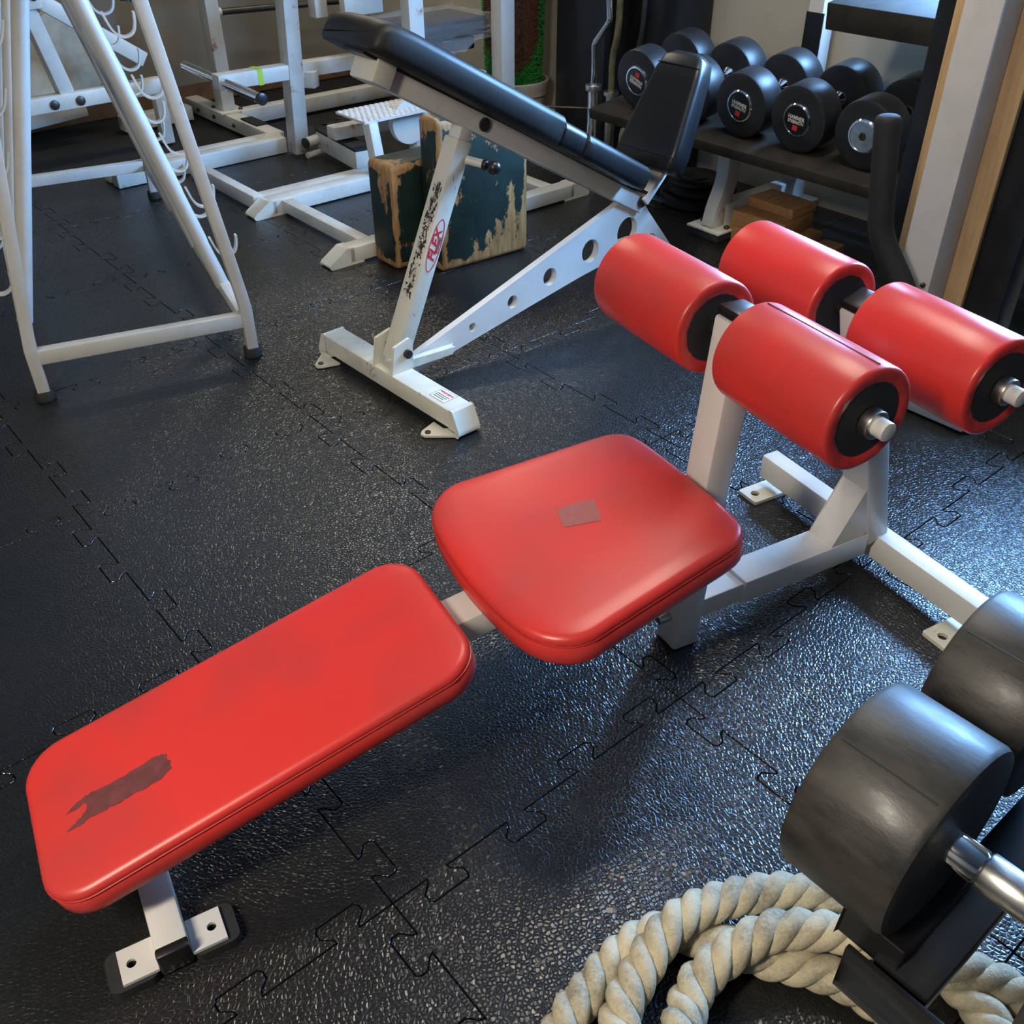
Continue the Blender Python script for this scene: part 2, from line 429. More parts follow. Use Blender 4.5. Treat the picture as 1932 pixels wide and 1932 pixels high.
# jigsaw rubber mats: every edge carries four dovetail tabs, two each way
def tab_profile(sgn):
    pts = []
    for c, s in ((0.128, -1), (0.378, -1), (0.628, 1), (0.878, 1)):
        o = s*sgn
        for dx, dy in ((-0.030, 0), (-0.034, 0.012), (-0.046, 0.022), (-0.057, 0.032), (-0.0575, 0.050), (-0.050, 0.060), (0.050, 0.060), (0.0575, 0.050), (0.057, 0.032), (0.046, 0.022), (0.034, 0.012), (0.030, 0)):
            pts.append((c+dx, o*dy))
    return pts
def tile_outline():
    prof = tab_profile(1)          # along +i, offset towards +j
    bottom = [(0, 0)] + [(t, o) for t, o in prof]
    top = [(1, 1)] + [(t, 1+o) for t, o in reversed(prof)]
    profj = [(t, -o) for t, o in prof]   # along +j, first two tabs towards +i
    right = [(1, 0)] + [(1+o, t) for t, o in profj]
    left = [(0, 1)] + [(o, t) for t, o in reversed(profj)]
    return bottom + right + top + left
out_ij = tile_outline()
# room axes: X = (j + 1.6032) * T, Y = (3.1742 - i) * T
poly = [(q[1]*TILE, -q[0]*TILE) for q in out_ij]
area = sum(poly[i-1][0]*poly[i][1]-poly[i][0]*poly[i-1][1] for i in range(len(poly)))
if area < 0: poly.reverse()
inner = offset_poly(poly, 0.0011); inner2 = offset_poly(poly, 0.0022)
b = BM()
r0 = [b.verts.new((x, y, -0.0105)) for x, y in inner]; r1 = [b.verts.new((x, y, -0.0012)) for x, y in inner]; r2 = [b.verts.new((x, y, 0)) for x, y in inner2]
n_ = len(r0)
for A, B in ((r0, r1), (r1, r2)):
    for i in range(n_): b.faces.new((A[i], A[(i+1) % n_], B[(i+1) % n_], B[i]))
b.faces.new(r2)
tile_me = D.meshes.new('mat_tile'); b.to_mesh(tile_me); b.free(); tile_me.materials.append(M['floor'])
for i in range(-4, 5):
    for j in range(-3, 4):
        x = (j+1.6032)*TILE; y = (3.1742-i)*TILE
        if y-0.75 < -1.4 or x+0.75 < -1.2: continue
        o = D.objects.new('mat_tile', tile_me); COL.objects.link(o); o.parent = floor
        o.location = (x, y, random.uniform(-0.0004, 0.0004))

# ceiling lamps (above the picture)
for k, (x, y) in enumerate(((2.85, 4.7), (1.95, 1.55), (-1.7, 0.5))):
    t = Thing('ceiling_lamp', ['fluorescent ceiling lamp over the white lever machine', 'fluorescent ceiling lamp over the red bench', 'fluorescent ceiling lamp over the hook rack'][k], 'lamp', ROOM, (x, y, ZC-0.09), 'ceiling lamps')
    t.part('lamp_body', box(BM(), x-0.62, x+0.62, y-0.16, y+0.16, ZC-0.05, ZC), M['white'], bevel=0.004)
    t.part('diffuser', box(BM(), x-0.58, x+0.58, y-0.13, y+0.13, ZC-0.085, ZC-0.05), M['tube_light%d' % k], bevel=0.01)

# ================================================================== RED AB BENCH   (x along bench, -y towards the camera)
def red_bench():
    t = Thing('ab_bench', 'red padded sit-up bench with four red foam rollers on white frame', 'bench', BENCH, (0, 0, 0))
    W_ = M['bench_white']
    # pads ---------------------------------------------------------
    sl = 0.237; z0 = 0.178
    ang = math.atan(sl)
    m = Matrix.Translation((-1.262, 0, z0)) @ Matrix.Rotation(-ang, 4, 'Y')
    L = 0.716*math.sqrt(1+sl*sl)
    out = rrect(0, L, -0.163, 0.163, 0.072, 9)
    lay = [(0.016, -0.060), (0.005, -0.058), (0.0, -0.050), (0.0005, -0.018), (0.003, -0.0165), (0.0012, -0.014), (0.002, -0.008), (0.0065, -0.0025), (0.015, 0.0)]
    p = t.part('back_pad', pad_mesh(out, lay, m, 0.004), M['red'], angle=60)
    seam = [m @ Vector((x, y, -0.0155)) for x, y in offset_poly(out, 0.0010)]
    b = BM(); sweep(b, seam + seam[:1], circ(0.0016, 6)); t.part('piping', b, M['piping'], p)
    worn = [(-1.206, 0.008), (-1.19, -0.002), (-1.176, -0.006), (-1.165, -0.008), (-1.15, -0.004), (-1.124, -0.005), (-1.10, -0.003), (-1.072, -0.004), (-1.059, -0.008), (-1.047, -0.003), (-1.040, 0.003), (-1.042, 0.012), (-1.036, 0.020), (-1.041, 0.028), (-1.038, 0.035), (-1.05, 0.040), (-1.062, 0.044), (-1.075, 0.042), (-1.086, 0.045), (-1.105, 0.041), (-1.126, 0.044), (-1.14, 0.040), (-1.157, 0.041), (-1.17, 0.038), (-1.189, 0.043), (-1.211, 0.041), (-1.200, 0.035), (-1.192, 0.033), (-1.181, 0.025), (-1.172, 0.016), (-1.174, 0.004), (-1.186, 0.006)]
    b = BM(); vs_ = []
    rr = random.Random(3)
    for i, (x, c) in enumerate(worn):
        nx, nc = worn[(i+1) % len(worn)]
        for k in range(3):
            q = ((x*(3-k)+nx*k)/3 + rr.uniform(-0.0018, 0.0018), (c*(3-k)+nc*k)/3 + rr.uniform(-0.0018, 0.0018))
            xp = (q[0]+1.262)*math.sqrt(1+sl*sl); u_ = (xp-L/2)/(L/2); v_ = -q[1]/0.163
            kk = min(1.0, max(abs(u_), abs(v_)))
            vs_.append(b.verts.new(m @ Vector((xp, -q[1], 0.0006 + 0.004*(1-kk*kk)))))
    b.faces.new(vs_)
    t.part('worn_patch', b, M['residue'], p, label='dark worn patch with ragged edges')
    # seat pad
    s2 = 0.11; a2 = math.atan(s2); m2 = Matrix.Translation((-0.5, 0, 0.387)) @ Matrix.Rotation(-a2, 4, 'Y')
    half = [(0.480, 0.0), (0.478, 0.097), (0.474, 0.150), (0.462, 0.182), (0.435, 0.203), (0.40, 0.211), (0.34, 0.218), (0.22, 0.233), (0.14, 0.243), (0.108, 0.247), (0.075, 0.240), (0.045, 0.218), (0.025, 0.188), (0.013, 0.150), (0.004, 0.08), (0.0, 0.0)]
    o2 = half + [(x, -y) for x, y in reversed(half[1:-1])]
    o2 = resample([(q.x, q.y) for q in smooth_path([(*p_, 0) for p_ in o2 + o2[:1]], 4)[:-1]], 96)
    lay2 = [(0.018, -0.066), (0.006, -0.064), (0.0, -0.055), (0.0005, -0.020), (0.003, -0.0185), (0.0012, -0.016), (0.0022, -0.009), (0.007, -0.003), (0.016, 0.0)]
    q = t.part('seat_pad', pad_mesh(o2, lay2, m2, 0.006), M['red'], angle=60)
    seam = [m2 @ Vector((x, y, -0.0175)) for x, y in offset_poly(o2, 0.0010)]
    b = BM(); sweep(b, seam + seam[:1], circ(0.0016, 6)); t.part('piping', b, M['piping'], q)
    b = BM(); vv = []
    for x, c in ((-0.285, -0.046), (-0.255, -0.045), (-0.216, -0.033), (-0.214, -0.028), (-0.232, 0.022), (-0.238, 0.026), (-0.296, 0.005), (-0.299, 0.0)):
        xx = (x+0.5)*math.sqrt(1+s2*s2); vv.append(b.verts.new(m2 @ Vector((xx, -c, 0.0066))))
    b.faces.new(vv); t.part('tape_square', b, M['residue_pale'], q, label='worn grey tape square')
    # frame --------------------------------------------------------
    b = BM(); beam(b, (-1.20, 0, 0.108), (-0.50, 0, 0.276), 0.06, 0.045); t.part('pad_rail', b, W_, bevel=0.005)
    b = BM(); beam(b, (-0.60, 0, 0.276), (-0.06, 0, 0.338), 0.074, 0.055); t.part('seat_rail', b, M['white'], bevel=0.006)
    # mid post, leaning slightly forwards
    b = BM(); beam(b, (-0.002, 0, 0.0), (0.050, 0, 0.738), 0.066, 0.062, up=(1, 0, 0)); t.part('post', b, W_, bevel=0.007)
    b = BM(); beam(b, (0.050, 0, 0.738), (0.0515, 0, 0.760), 0.064, 0.060, up=(1, 0, 0)); pc = t.part('post_cap', b, M['black_plastic'], bevel=0.008, label='black plastic post cap')
    b = BM(); cyl(b, (-0.012, 0.0, 0.075), (-0.056, 0.0, 0.075), 0.010, 12); t.part('bolt', b, M['steel'])
    # base beam with a sleeve
    b = BM(); beam(b, (0.02, 0, 0.092), (0.50, 0, 0.088), 0.062, 0.050); t.part('base_beam', b, W_, bevel=0.005)
    b = BM(); beam(b, (0.14, 0, 0.096), (0.50, 0, 0.090), 0.078, 0.060); t.part('base_sleeve', b, M['white'], bevel=0.004)
    # cross bar on the floor with bolt-down plates
    b = BM(); beam(b, (0.553, 0.356, 0.068), (0.553, -0.356, 0.068), 0.05, 0.066); t.part('cross_bar', b, M['white'], bevel=0.005)
    for s in (0.325, -0.285):
        me = plate_with_holes(rrect(-0.035, 0.075, -0.033, 0.033, 0.006, 4), [(-0.008, 0, 0.011)], 0.009, Matrix.Translation((0.502, s, 0.0055)))
        t.part('foot_plate', me, M['worn_white'])
    # rear post with gusset
    b = BM(); beam(b, (0.533, 0, 0.09), (0.362, 0, 0.685), 0.078, 0.062, up=(1, 0, 0)); t.part('post', b, W_, bevel=0.006)
    b = BM(); beam(b, (0.362, 0, 0.685), (0.356, 0, 0.706), 0.076, 0.060, up=(1, 0, 0)); t.part('post_cap', b, M['black_plastic'], bevel=0.008, label='black plastic post cap')
    b = BM(); prism(b, [(0.385, 0.117), (0.47, 0.117), (0.515, 0.15), (0.482, 0.262), (0.456, 0.252)], I4, -0.036, 0.036); t.part('gusset', b, M['white'], bevel=0.003)
    b = BM(); cyl(b, (0.36, 0, 0.60), (0.325, 0, 0.60), 0.018, 16); t.part('bolt', b, W_)
    # low rear cross bar under the pad
    b = BM(); beam(b, (-1.12, -0.205, 0.030), (-1.12, 0.205, 0.030), 0.050, 0.046); t.part('rear_cross_bar', b, W_, bevel=0.005)
    b = BM(); beam(b, (-1.12, 0, 0.05), (-1.12, 0, 0.15), 0.050, 0.060, up=(1, 0, 0)); t.part('rear_leg', b, W_, bevel=0.005)
    for s in (-1, 1):
        b = BM(); box(b, -1.146, -1.094, s*0.203, s*0.222, 0.004, 0.054); t.part('bar_end_cap', b, M['black_plastic'], bevel=0.005, label='black plastic end cap')
        for k, (xa, xb) in enumerate(((-1.146, -1.200), (-1.094, -1.040))):
            x0, x1 = min(xa, xb), max(xa, xb); hx = x0+0.018 if k == 0 else x1-0.018
            me = plate_with_holes([(x0, -0.03), (x1, -0.03), (x1, 0.03), (x0, 0.03)], [(hx, 0, 0.0075)], 0.006, Matrix.Translation((0, s*0.190, 0.023)))
            pl = t.part('foot_plate', me, W_)
            me = plate_with_holes(rrect(x0-(0.020 if k == 0 else 0), x1+(0.020 if k else 0), -0.036, 0.036, 0.016, 5), [(hx, 0, 0.0075)], 0.019, Matrix.Translation((0, s*0.190, 0.0097)))
            t.part('rubber_pad', me, M['foam'], pl, label='dark grey rubber pad')
    # rollers ------------------------------------------------------
    def roller(ax, az, y0, y1, seam=False):
        s = -1 if y1 < y0 else 1
        Lr = abs(y1-y0); r = 0.0885
        prof = [(0.004, 0.062), (0.0015, 0.068), (0.0, 0.078), (0.001, 0.0840), (0.0035, 0.0872), (0.008, r), (Lr*0.3, r+0.0008), (Lr*0.7, r+0.0008), (Lr-0.008, r), (Lr-0.0035, 0.0872), (Lr-0.001, 0.0840), (Lr, 0.078), (Lr-0.0015, 0.068), (Lr-0.004, 0.062)]
        bm = BM(); lathe(bm, (ax, y0, az), (0, s, 0), prof, 48)
        for v in bm.verts:      # puckered gathers where the cover folds over the ends
            rel = Vector((v.co.x-ax, 0, v.co.z-az)); tt = (v.co.y-y0)*s
            if (tt < 0.004 or tt > Lr-0.004) and rel.length < 0.08:
                a = math.atan2(rel.z, rel.x); v.co.y += 0.0013*math.sin(a*19+1.3)*math.sin(a*7)
        c = t.part('roller', bm, M['red'], angle=70)
        bm = BM(); lathe(bm, (ax, y0, az), (0, s, 0), [(0.0028, 0.0635), (Lr-0.0028, 0.0635)], 40); t.part('roller_core', bm, M['foam'], c, label='black foam roller core')
        if seam:
            bm = BM(); a = R(84)
            pts = [(ax+math.cos(a)*(r+0.0002), y0+s*(0.012+k*(Lr-0.024)/8), az+math.sin(a)*(r+0.0002)) for k in range(9)]
            sweep(bm, pts, circ(0.0016, 6)); t.part('roller_seam', bm, M['red_dark'], c)
        return c
    for ax, az in ((0.042, 0.700), (0.352, 0.670)):
        bm = BM(); cyl(bm, (ax, -0.335, az), (ax, 0.335, az), 0.0150, 20); t.part('axle', bm, M['black_steel'])
        for s in (-1, 1):
            roller(ax, az, s*0.047, s*0.318, seam=(s == -1 and ax < 0.1))
            bm = BM(); lathe(bm, (ax, s*0.317, az), (0, s, 0), [(0, 0.024), (0.019, 0.024)], 24); t.part('collar', bm, M['steel'], bevel=0.002, label='steel shaft collar')
            bm = BM(); cyl(bm, (ax, s*0.330, az), (ax, s*0.358, az), 0.0158, 20); t.part('axle_tip', bm, W_, bevel=0.002, label='white axle tip')
    return t
red_bench()

# ================================================================== WHITE INCLINE BENCH
def incline_bench():
    t = Thing('incline_bench', 'white steel incline bench with long black vinyl pad and folded-up seat', 'bench', INCL, (0, 0, 0))
    W_ = M['worn_white']; S = M['worn_white']
    # base tube with end caps and foot tabs
    b = BM(); box(b, -0.038, 0.040, -0.322, 0.322, 0.020, 0.080); t.part('base_tube', b, W_, bevel=0.006)
    for s in (-1, 1):
        b = BM()
        prof = [(0.322, 0.080), (0.335, 0.080), (0.362, 0.024), (0.362, 0.010), (0.355, 0.004), (0.30, 0.004), (0.30, 0.012), (0.345, 0.013), (0.350, 0.022), (0.322, 0.022)]
        mm = Matrix(((0, 1, 0, 0), (s, 0, 0, 0), (0, 0, 1, 0), (0, 0, 0, 1)))
        prism(b, prof, mm, -0.038, 0.040); t.part('base_end', b, W_, bevel=0.002)
        out = [(-0.038, 0.345), (-0.036, 0.245), (-0.092, 0.262), (-0.104, 0.272), (-0.102, 0.288), (-0.090, 0.300)]
        if s < 0: out = [(x, -y) for x, y in reversed(out)]
        me = plate_with_holes(out, [(-0.085, 0.281*s, 0.009)], 0.007, Matrix.Translation((0, 0, 0.006)))
        ft = t.part('foot_tab', me, W_)
        b = BM(); lathe(b, (-0.085, 0.281*s, 0.004), (0, 0, 1), [(0, 0.0085), (0.009, 0.0085)], 14); t.part('bolt', b, M['dark_steel'], ft)
    # hinge plates and pin
    for y in (0.046, -0.046):
        b = BM(); prism(b, [(-0.034, 0.078), (0.040, 0.078), (0.044, 0.170), (0.034, 0.178), (-0.020, 0.165)], I4, y-0.005, y+0.005); t.part('hinge_plate', b, W_, bevel=0.002)
    b = BM(); cyl(b, (0.022, -0.062, 0.135), (0.022, 0.058, 0.135), 0.0135, 16); t.part('hinge_pin', b, M['dark_steel'])
    # strut
    p0 = Vector((0.012, 0, 0.100)); p1 = Vector((0.289, 0, 0.694)); d = (p1-p0).normalized()
    b = BM(); beam(b, p0, p1, 0.062, 0.056, up=(1, 0, 0)); st = t.part('strut', b, W_, bevel=0.005)
    b = BM(); beam(b, p1-d*0.02, p1+d*0.075, 0.048, 0.042, up=(1, 0, 0)); t.part('inner_strut', b, M['white'], bevel=0.003)
    nrm = Vector((-d.z, 0, d.x))
    b = BM(); rr = random.Random(5)
    w0 = p0.lerp(p1, 0.30) + nrm*0.0285; w1 = p0.lerp(p1, 0.80) + nrm*0.0285
    for k in range(230):
        f = rr.random(); y = rr.uniform(-0.020, 0.012); l = rr.uniform(0.003, 0.016); q = w0.lerp(w1, f)
        c = [q + d*rr.uniform(-l, l) + Vector((0, y+rr.uniform(-0.006, 0.006), 0)) for _ in range(4)]
        c.sort(key=lambda v: math.atan2(v.y-y, (v-q).dot(d)))
        try: b.faces.new([b.verts.new(v) for v in c])
        except ValueError: pass
    t.part('worn_marks', b, M['scuff'], st, smooth=False, label='dark worn-off decal')
    # oval logo on the side
    yf = -0.0315; lo = p0.lerp(p1, 0.545); lm_ = basis((lo.x, yf, lo.z), d, nrm)
    def ellipse(a, b_, w_):
        bm = BM(); n = 48; o = [bm.verts.new(lm_ @ Vector((a*math.cos(2*math.pi*k/n), b_*math.sin(2*math.pi*k/n), 0.0004))) for k in range(n)]
        i_ = [bm.verts.new(lm_ @ Vector(((a-w_)*math.cos(2*math.pi*k/n), (b_-w_)*math.sin(2*math.pi*k/n), 0.0004))) for k in range(n)]
        for k in range(n): bm.faces.new((o[k], o[(k+1) % n], i_[(k+1) % n], i_[k]))
        return bm
    t.part('logo_ring', ellipse(0.078, 0.022, 0.003), M['logo_red'], st)
    t.part('logo_lettering', text_mesh('FLEX', 0.036, lm_ @ Matrix.Translation((0, 0.002, 0.0003)), bold=0.0008, shear=0.3, squeeze=1.18), M['logo_red'], st)
    t.part('logo_lettering', text_mesh('FITNESS', 0.009, lm_ @ Matrix.Translation((0.004, -0.0135, 0.0003)), squeeze=1.5), M['ink'], st)
    # warning label on the base
    wm = basis((0.004, -0.262, 0.0803), (0.96, -0.10, 0), (0.10, 0.96, 0))
    wm = basis((0.004, -0.245, 0.0804), (1, 0, 0), (0, 1, 0))
    b = BM(); box(b, -0.026, 0.026, -0.034, 0.034, 0, 0.0004, wm); lab = t.part('warning_label', b, M['sticker'], smooth=False, label='white warning sticker')
    b = BM()
    for x0, x1, y0, y1 in ((-0.026, 0.026, -0.034, -0.033), (-0.026, 0.026, 0.033, 0.034), (-0.026, -0.025, -0.033, 0.033), (0.025, 0.026, -0.033, 0.033)): box(b, x0, x1, y0, y1, 0.0004, 0.0007, wm)
    t.part('label_border', b, M['ink'], lab, smooth=False)
    tm = wm @ Matrix.Translation((0.013, 0, 0.0006)) @ Matrix.Rotation(-math.pi/2, 4, 'Z')
    t.part('label_lettering', text_mesh('WARNING', 0.012, tm, bold=0.0004), M['logo_red'], lab)
    b = BM()
    for k in range(3): box(b, 0.000-0.008*k-0.0015, 0.000-0.008*k+0.0015, -0.028+0.004*k, 0.027, 0.0004, 0.0007, wm)
    t.part('label_print', b, M['ink'], lab, smooth=False)
    b = BM()
    for k in range(26):
        y = rr.uniform(-0.03, 0.03)+0.06; z = rr.uniform(0.036, 0.072); l = rr.uniform(0.003, 0.012)
        c = [(-0.0385, y+rr.uniform(-l, l), z+rr.uniform(-l, l)*0.7) for _ in range(3)]
        b.faces.new([b.verts.new(v) for v in c])
    t.part('worn_marks', b, M['scuff'], smooth=False, label='black scuff on the base tube')
    # long plate with lightening holes
    outer = [(0.050, 0.082), (0.110, 0.103), (0.564, 0.240), (0.93, 0.350), (0.985, 0.372), (1.045, 0.372), (1.085, 0.340), (1.112, 0.300), (1.277, 0.112), (1.340, 0.045), (1.290, 0.030), (1.21, 0.075), (1.13, 0.125), (1.065, 0.152), (1.005, 0.166), (0.912, 0.163), (0.778, 0.146), (0.565, 0.112), (0.235, 0.057), (0.050, 0.03)]
    holes = [(1.010, 0.250, 0.050), (0.830, 0.227, 0.040), (0.643, 0.188, 0.030), (0.478, 0.149, 0.022), (0.308, 0.114, 0.0145), (1.137, 0.182, 0.030)]
    me = plate_with_holes(outer, holes, 0.024, basis((0, 0, 0), (1, 0, 0), (0, 0, 1)))
    t.part('holed_plate', me, M['white'])
    b = BM(); prism(b, [(0.03, 0.078), (0.20, 0.070), (0.22, 0.085), (0.03, 0.100)], I4, -0.040, -0.014); t.part('base_gusset', b, W_, bevel=0.003)
    b = BM(); box(b, 1.295, 1.365, -0.30, 0.30, 0.006, 0.062); t.part('rear_base_tube', b, W_, bevel=0.006)
    # rail
    b = BM(); beam(b, (0.012, 0, 0.914), (1.068, 0, 0.332), 0.060, 0.056, up=(0, 0, 1)); rl = t.part('rail', b, M['white'], bevel=0.003)
    rd = Vector((1.056, 0, -0.582)).normalized(); ru = Vector((-rd.z, 0, rd.x)); ru = ru if ru.z > 0 else -ru
    b = BM(); beam(b, Vector((-0.006, 0, 0.924)), Vector((-0.006, 0, 0.924))+rd*0.062, 0.105, 0.060, up=(0, 0, 1)); t.part('rail_head', b, M['worn_white'], bevel=0.006)
    for x, z in ((0.358, 0.726), (1.052, 0.349)):
        b = BM(); cyl(b, (x, -0.036, z), (x, 0.036, z), 0.019, 20); t.part('bolt', b, M['dark_steel'], rl)
    q0 = Vector((0.60, 0, 0.64)); 
    b = BM(); beam(b, Vector((-0.03, 0, 0.9715))-ru*0.004, Vector((1.145, 0, 0.324))+ru*0.010, 0.088, 0.010, up=(0, 0, 1)); t.part('pad_board', b, M['black_plastic'], rl)
    # locking knob
    kp = p0.lerp(p1, 0.93)
    b = BM(); cyl(b, (kp.x+0.02, -0.03, kp.z-0.01), (kp.x+0.045, -0.074, kp.z-0.018), 0.012, 16); t.part('knob_stem', b, M['worn_white'])
    b = BM(); lathe(b, (kp.x+0.044, -0.072, kp.z-0.018), (0.42, -0.85, -0.15), [(0, 0.008), (0.002, 0.014), (0.010, 0.0165), (0.016, 0.012)]+[(0.016+0.020*(1-math.cos(a)), max(0.0001, 0.020*math.sin(a))) for a in [R(20+10*k) for k in range(17)]], 24); t.part('knob', b, M['black_plastic'], angle=60, label='black ball knob')
    # back pad: three stitched sections
    def padm(l0): return None
    sl = -0.55; pd = Vector((1, 0, sl)).normalized(); pu = Vector((-sl, 0, 1)).normalized()
    base = Vector((-0.055, 0, 0.971-0.55*(-0.055+0.033)))
    pm = Matrix(((pd.x, 0, pu.x, base.x), (0, 1, 0, base.y), (pd.z, 0, pu.z, base.z), (0, 0, 0, 1)))
    LT = (0.955+0.055)*math.sqrt(1+sl*sl)
    def section(x0, x1, hw0, hw1, hgt, mat, name, r=0.02, head=False):
        bm = BM(); rings = []
        n = 14
        for k in range(n+1):
            f = k/n; x = x0+(x1-x0)*f; hw = hw0+(hw1-hw0)*f; h = hgt
            e = min(k, n-k); ins = 0.0
            if e == 0: ins = 0.010
            elif e == 1: ins = 0.0; x = x0+0.010 if k == 1 else x1-0.010
            if head and k < 5:
                x = x0+(0.0, 0.010, 0.028, 0.058, 0.11)[k]; h = hgt*(0.66, 0.78, 0.90, 0.97, 1.0)[k]; hw = hw0*(0.90, 0.94, 0.97, 0.99, 1.0)[k]
            hw -= ins; rc = 0.030
            ring = [(-hw+0.012, 0.0+ins*0.3), (hw-0.012, 0.0+ins*0.3), (hw-0.003, 0.006), (hw, 0.020)]
            for j in range(6):
                a = R(15*j); ring.append((hw-rc+rc*math.cos(a), h-ins-rc+rc*math.sin(a)))
            ring += [(hw*0.4, h-ins+0.004), (-hw*0.4, h-ins+0.004)]
            for j in range(6):
                a = R(90+15*j); ring.append((-hw+rc+rc*math.cos(a), h-ins-rc+rc*math.sin(a)))
            ring += [(-hw, 0.020), (-hw+0.003, 0.006)]
            rings.append([pm @ Vector((x, y, z)) for y, z in ring])
        rings_to_bm(bm, rings)
        return t.part(name, bm, mat, angle=50)
    sA = (0.553+0.055)*math.sqrt(1+sl*sl); sB = (0.648+0.055)*math.sqrt(1+sl*sl)
    section(0.0, sA, 0.132, 0.140, 0.084, M['black_vinyl'], 'back_pad', head=True)
    section(sA-0.004, sB+0.004, 0.134, 0.134, 0.075, M['black_vinyl_gloss'], 'back_pad_band')
    section(sB, LT, 0.136, 0.130, 0.075, M['black_vinyl_gloss'], 'lower_back_pad')
    # folded-up seat
    sb = Vector((1.060, 0, 0.470)); sd = Vector((0.175, 0, 0.320)).normalized(); sn = Vector((sd.z, 0, -sd.x))
    bm = BM(); rings = []
    Ls = 0.375
    for k in range(13):
        f = k/12; x = Ls*f; hw = 0.140-0.052*f; th = 0.092-0.012*f
        e = min(k, 12-k); ins = {0: 0.022, 1: 0.006}.get(e, 0.0)
        if k == 1: x = 0.014
        if k == 11: x = Ls-0.020; ins = 0.010
        if k == 12: ins = 0.034
        hw -= ins; rc = 0.022
        ring = []
        for cx, cy, a0 in ((hw-rc, -ins*0.5-rc*0.0, 90), ):
            pass
        for sy, a0 in ((1, 0), (-1, 90)):
            for j in range(5):
                a = R(a0+22.5*j); ring.append((sy*(hw-rc)+rc*math.cos(a), -ins*0.5-rc+rc*math.sin(a)))
        ring += [(-hw, -th+0.012), (-hw+0.012, -th), (hw-0.012, -th), (hw, -th+0.012)]
        rings.append([sb + sd*x + Vector((0, y, 0)) - sn*z for y, z in ring])
    rings_to_bm(bm, rings); sp_ = t.part('seat_pad', bm, M['black_vinyl_gloss'], angle=50)
    for x, hw in ((0.045, 0.128), (Ls-0.048, 0.090)):
        bm = BM(); sweep(bm, [sb + sd*x + Vector((0, hw*k/6, 0)) - sn*(0.0004 if abs(k) < 6 else -0.006) for k in range(-6, 7)], circ(0.0016, 6)); t.part('seam', bm, M['black_plastic'], sp_)
    b = BM(); beam(b, (1.055, 0, 0.350), (1.150, 0, 0.44), 0.10, 0.030); t.part('seat_bracket', b, M['white'], bevel=0.003)
    return t
incline_bench()

# ================================================================== A-FRAME HOOK RACK (left)
def hook_rack():
    t = Thing('bar_rack', 'grey-white A-frame rack of slanted tubes lined with J-shaped hooks', 'rack', ARACK, (0.32, 0.0, 0))
    P_ = M['rack_white']
    ZT = 1.62
    def leg(x0, sgn, y, slope, label=None):
        pts = [(x0, y, 0.02), (x0, y, 0.17), (x0-sgn*0.006, y, 0.22), (x0-sgn*slope*(ZT-0.2), y, ZT)]
        b = BM(); sweep(b, pts, rect(0.036, 0.044), up=(0, 1, 0)); l = t.part('leg', b, P_, bevel=0.005)
        b = BM(); lathe(b, (x0, y, 0.0), (0, 0, 1), [(0, 0.026), (0.004, 0.030), (0.030, 0.029), (0.034, 0.026)], 20); t.part('rubber_foot', b, M['foam'], l, label='black rubber foot')
    leg(0.012, -1, 0.0, 0.13); leg(0.648, 1, 0.0, 0.144)
    leg(0.005, -1, 1.74, 0.255); leg(0.640, 1, 1.74, 0.255)
    b = BM(); beam(b, (0.02, 0, 0.142), (0.64, 0, 0.130), 0.038, 0.046); t.part('cross_bar', b, P_, bevel=0.005)
    b = BM(); beam(b, (0.02, 1.74, 0.148), (0.62, 1.74, 0.150), 0.038, 0.046); t.part('cross_bar', b, P_, bevel=0.005)
    for x in (0.01, 0.640):
        b = BM(); beam(b, (x, 0.02, 0.135), (x, 1.73, 0.140), 0.036, 0.040); t.part('side_rail', b, P_, bevel=0.005)
    b = BM(); beam(b, (0.325, -0.03, ZT-0.28), (0.325, 1.77, ZT-0.28), 0.05, 0.05); t.part('top_rail', b, P_, bevel=0.005)
    # J hook, built once at the origin pointing to +x
    hp = [(0.0, 0, 0.030), (0.010, 0, 0.0), (0.022, 0, -0.018), (0.040, 0, -0.024), (0.058, 0, -0.016), (0.066, 0, 0.004), (0.068, 0, 0.026)]
    hb = BM(); sweep(hb, smooth_path(hp, 3), rect(0.005, 0.018), up=(0, 1, 0))
    hb2 = BM(); sweep(hb2, [(0.036+(p.x-0.036)*0.87, p.y, 0.022+(p.z-0.022)*0.90) for p in smooth_path(hp[1:6], 3)], rect(0.003, 0.014), up=(0, 1, 0))
    h_me = D.meshes.new('hook'); bmesh.ops.recalc_face_normals(hb, faces=hb.faces); hb.to_mesh(h_me); hb.free(); h_me.materials.append(P_)
    l_me = D.meshes.new('hook_lining'); bmesh.ops.recalc_face_normals(hb2, faces=hb2.faces); hb2.to_mesh(l_me); hb2.free(); l_me.materials.append(M['lining'])
    S = 0.252
    for side in (0, 1):
        for y in (0.278, 0.69, 1.127):
            x0 = 0.636 if side else 0.012; sg = -1 if side else 1
            top = (x0+sg*S*(ZT-0.34), y, ZT-0.28)
            b = BM(); cyl(b, (x0, y, 0.14), top, 0.0235, 16); post = t.part('post', b, P_)
            for z in (0.27, 0.44, 0.61, 0.78, 0.95, 1.12):
                xx = x0+sg*S*(z-0.14)
                h = D.objects.new('hook', h_me); COL.objects.link(h); h.parent = post
                h.matrix_local = Matrix.Translation(Vector((xx-sg*0.020, y, z))-t.base) @ Matrix.Rotation(0 if side else math.pi, 4, 'Z') @ Matrix.Scale(1.25, 4)
                g = D.objects.new('hook_lining', l_me); COL.objects.link(g); g.parent = post
                g.matrix_local = h.matrix_local.copy()
hook_rack()

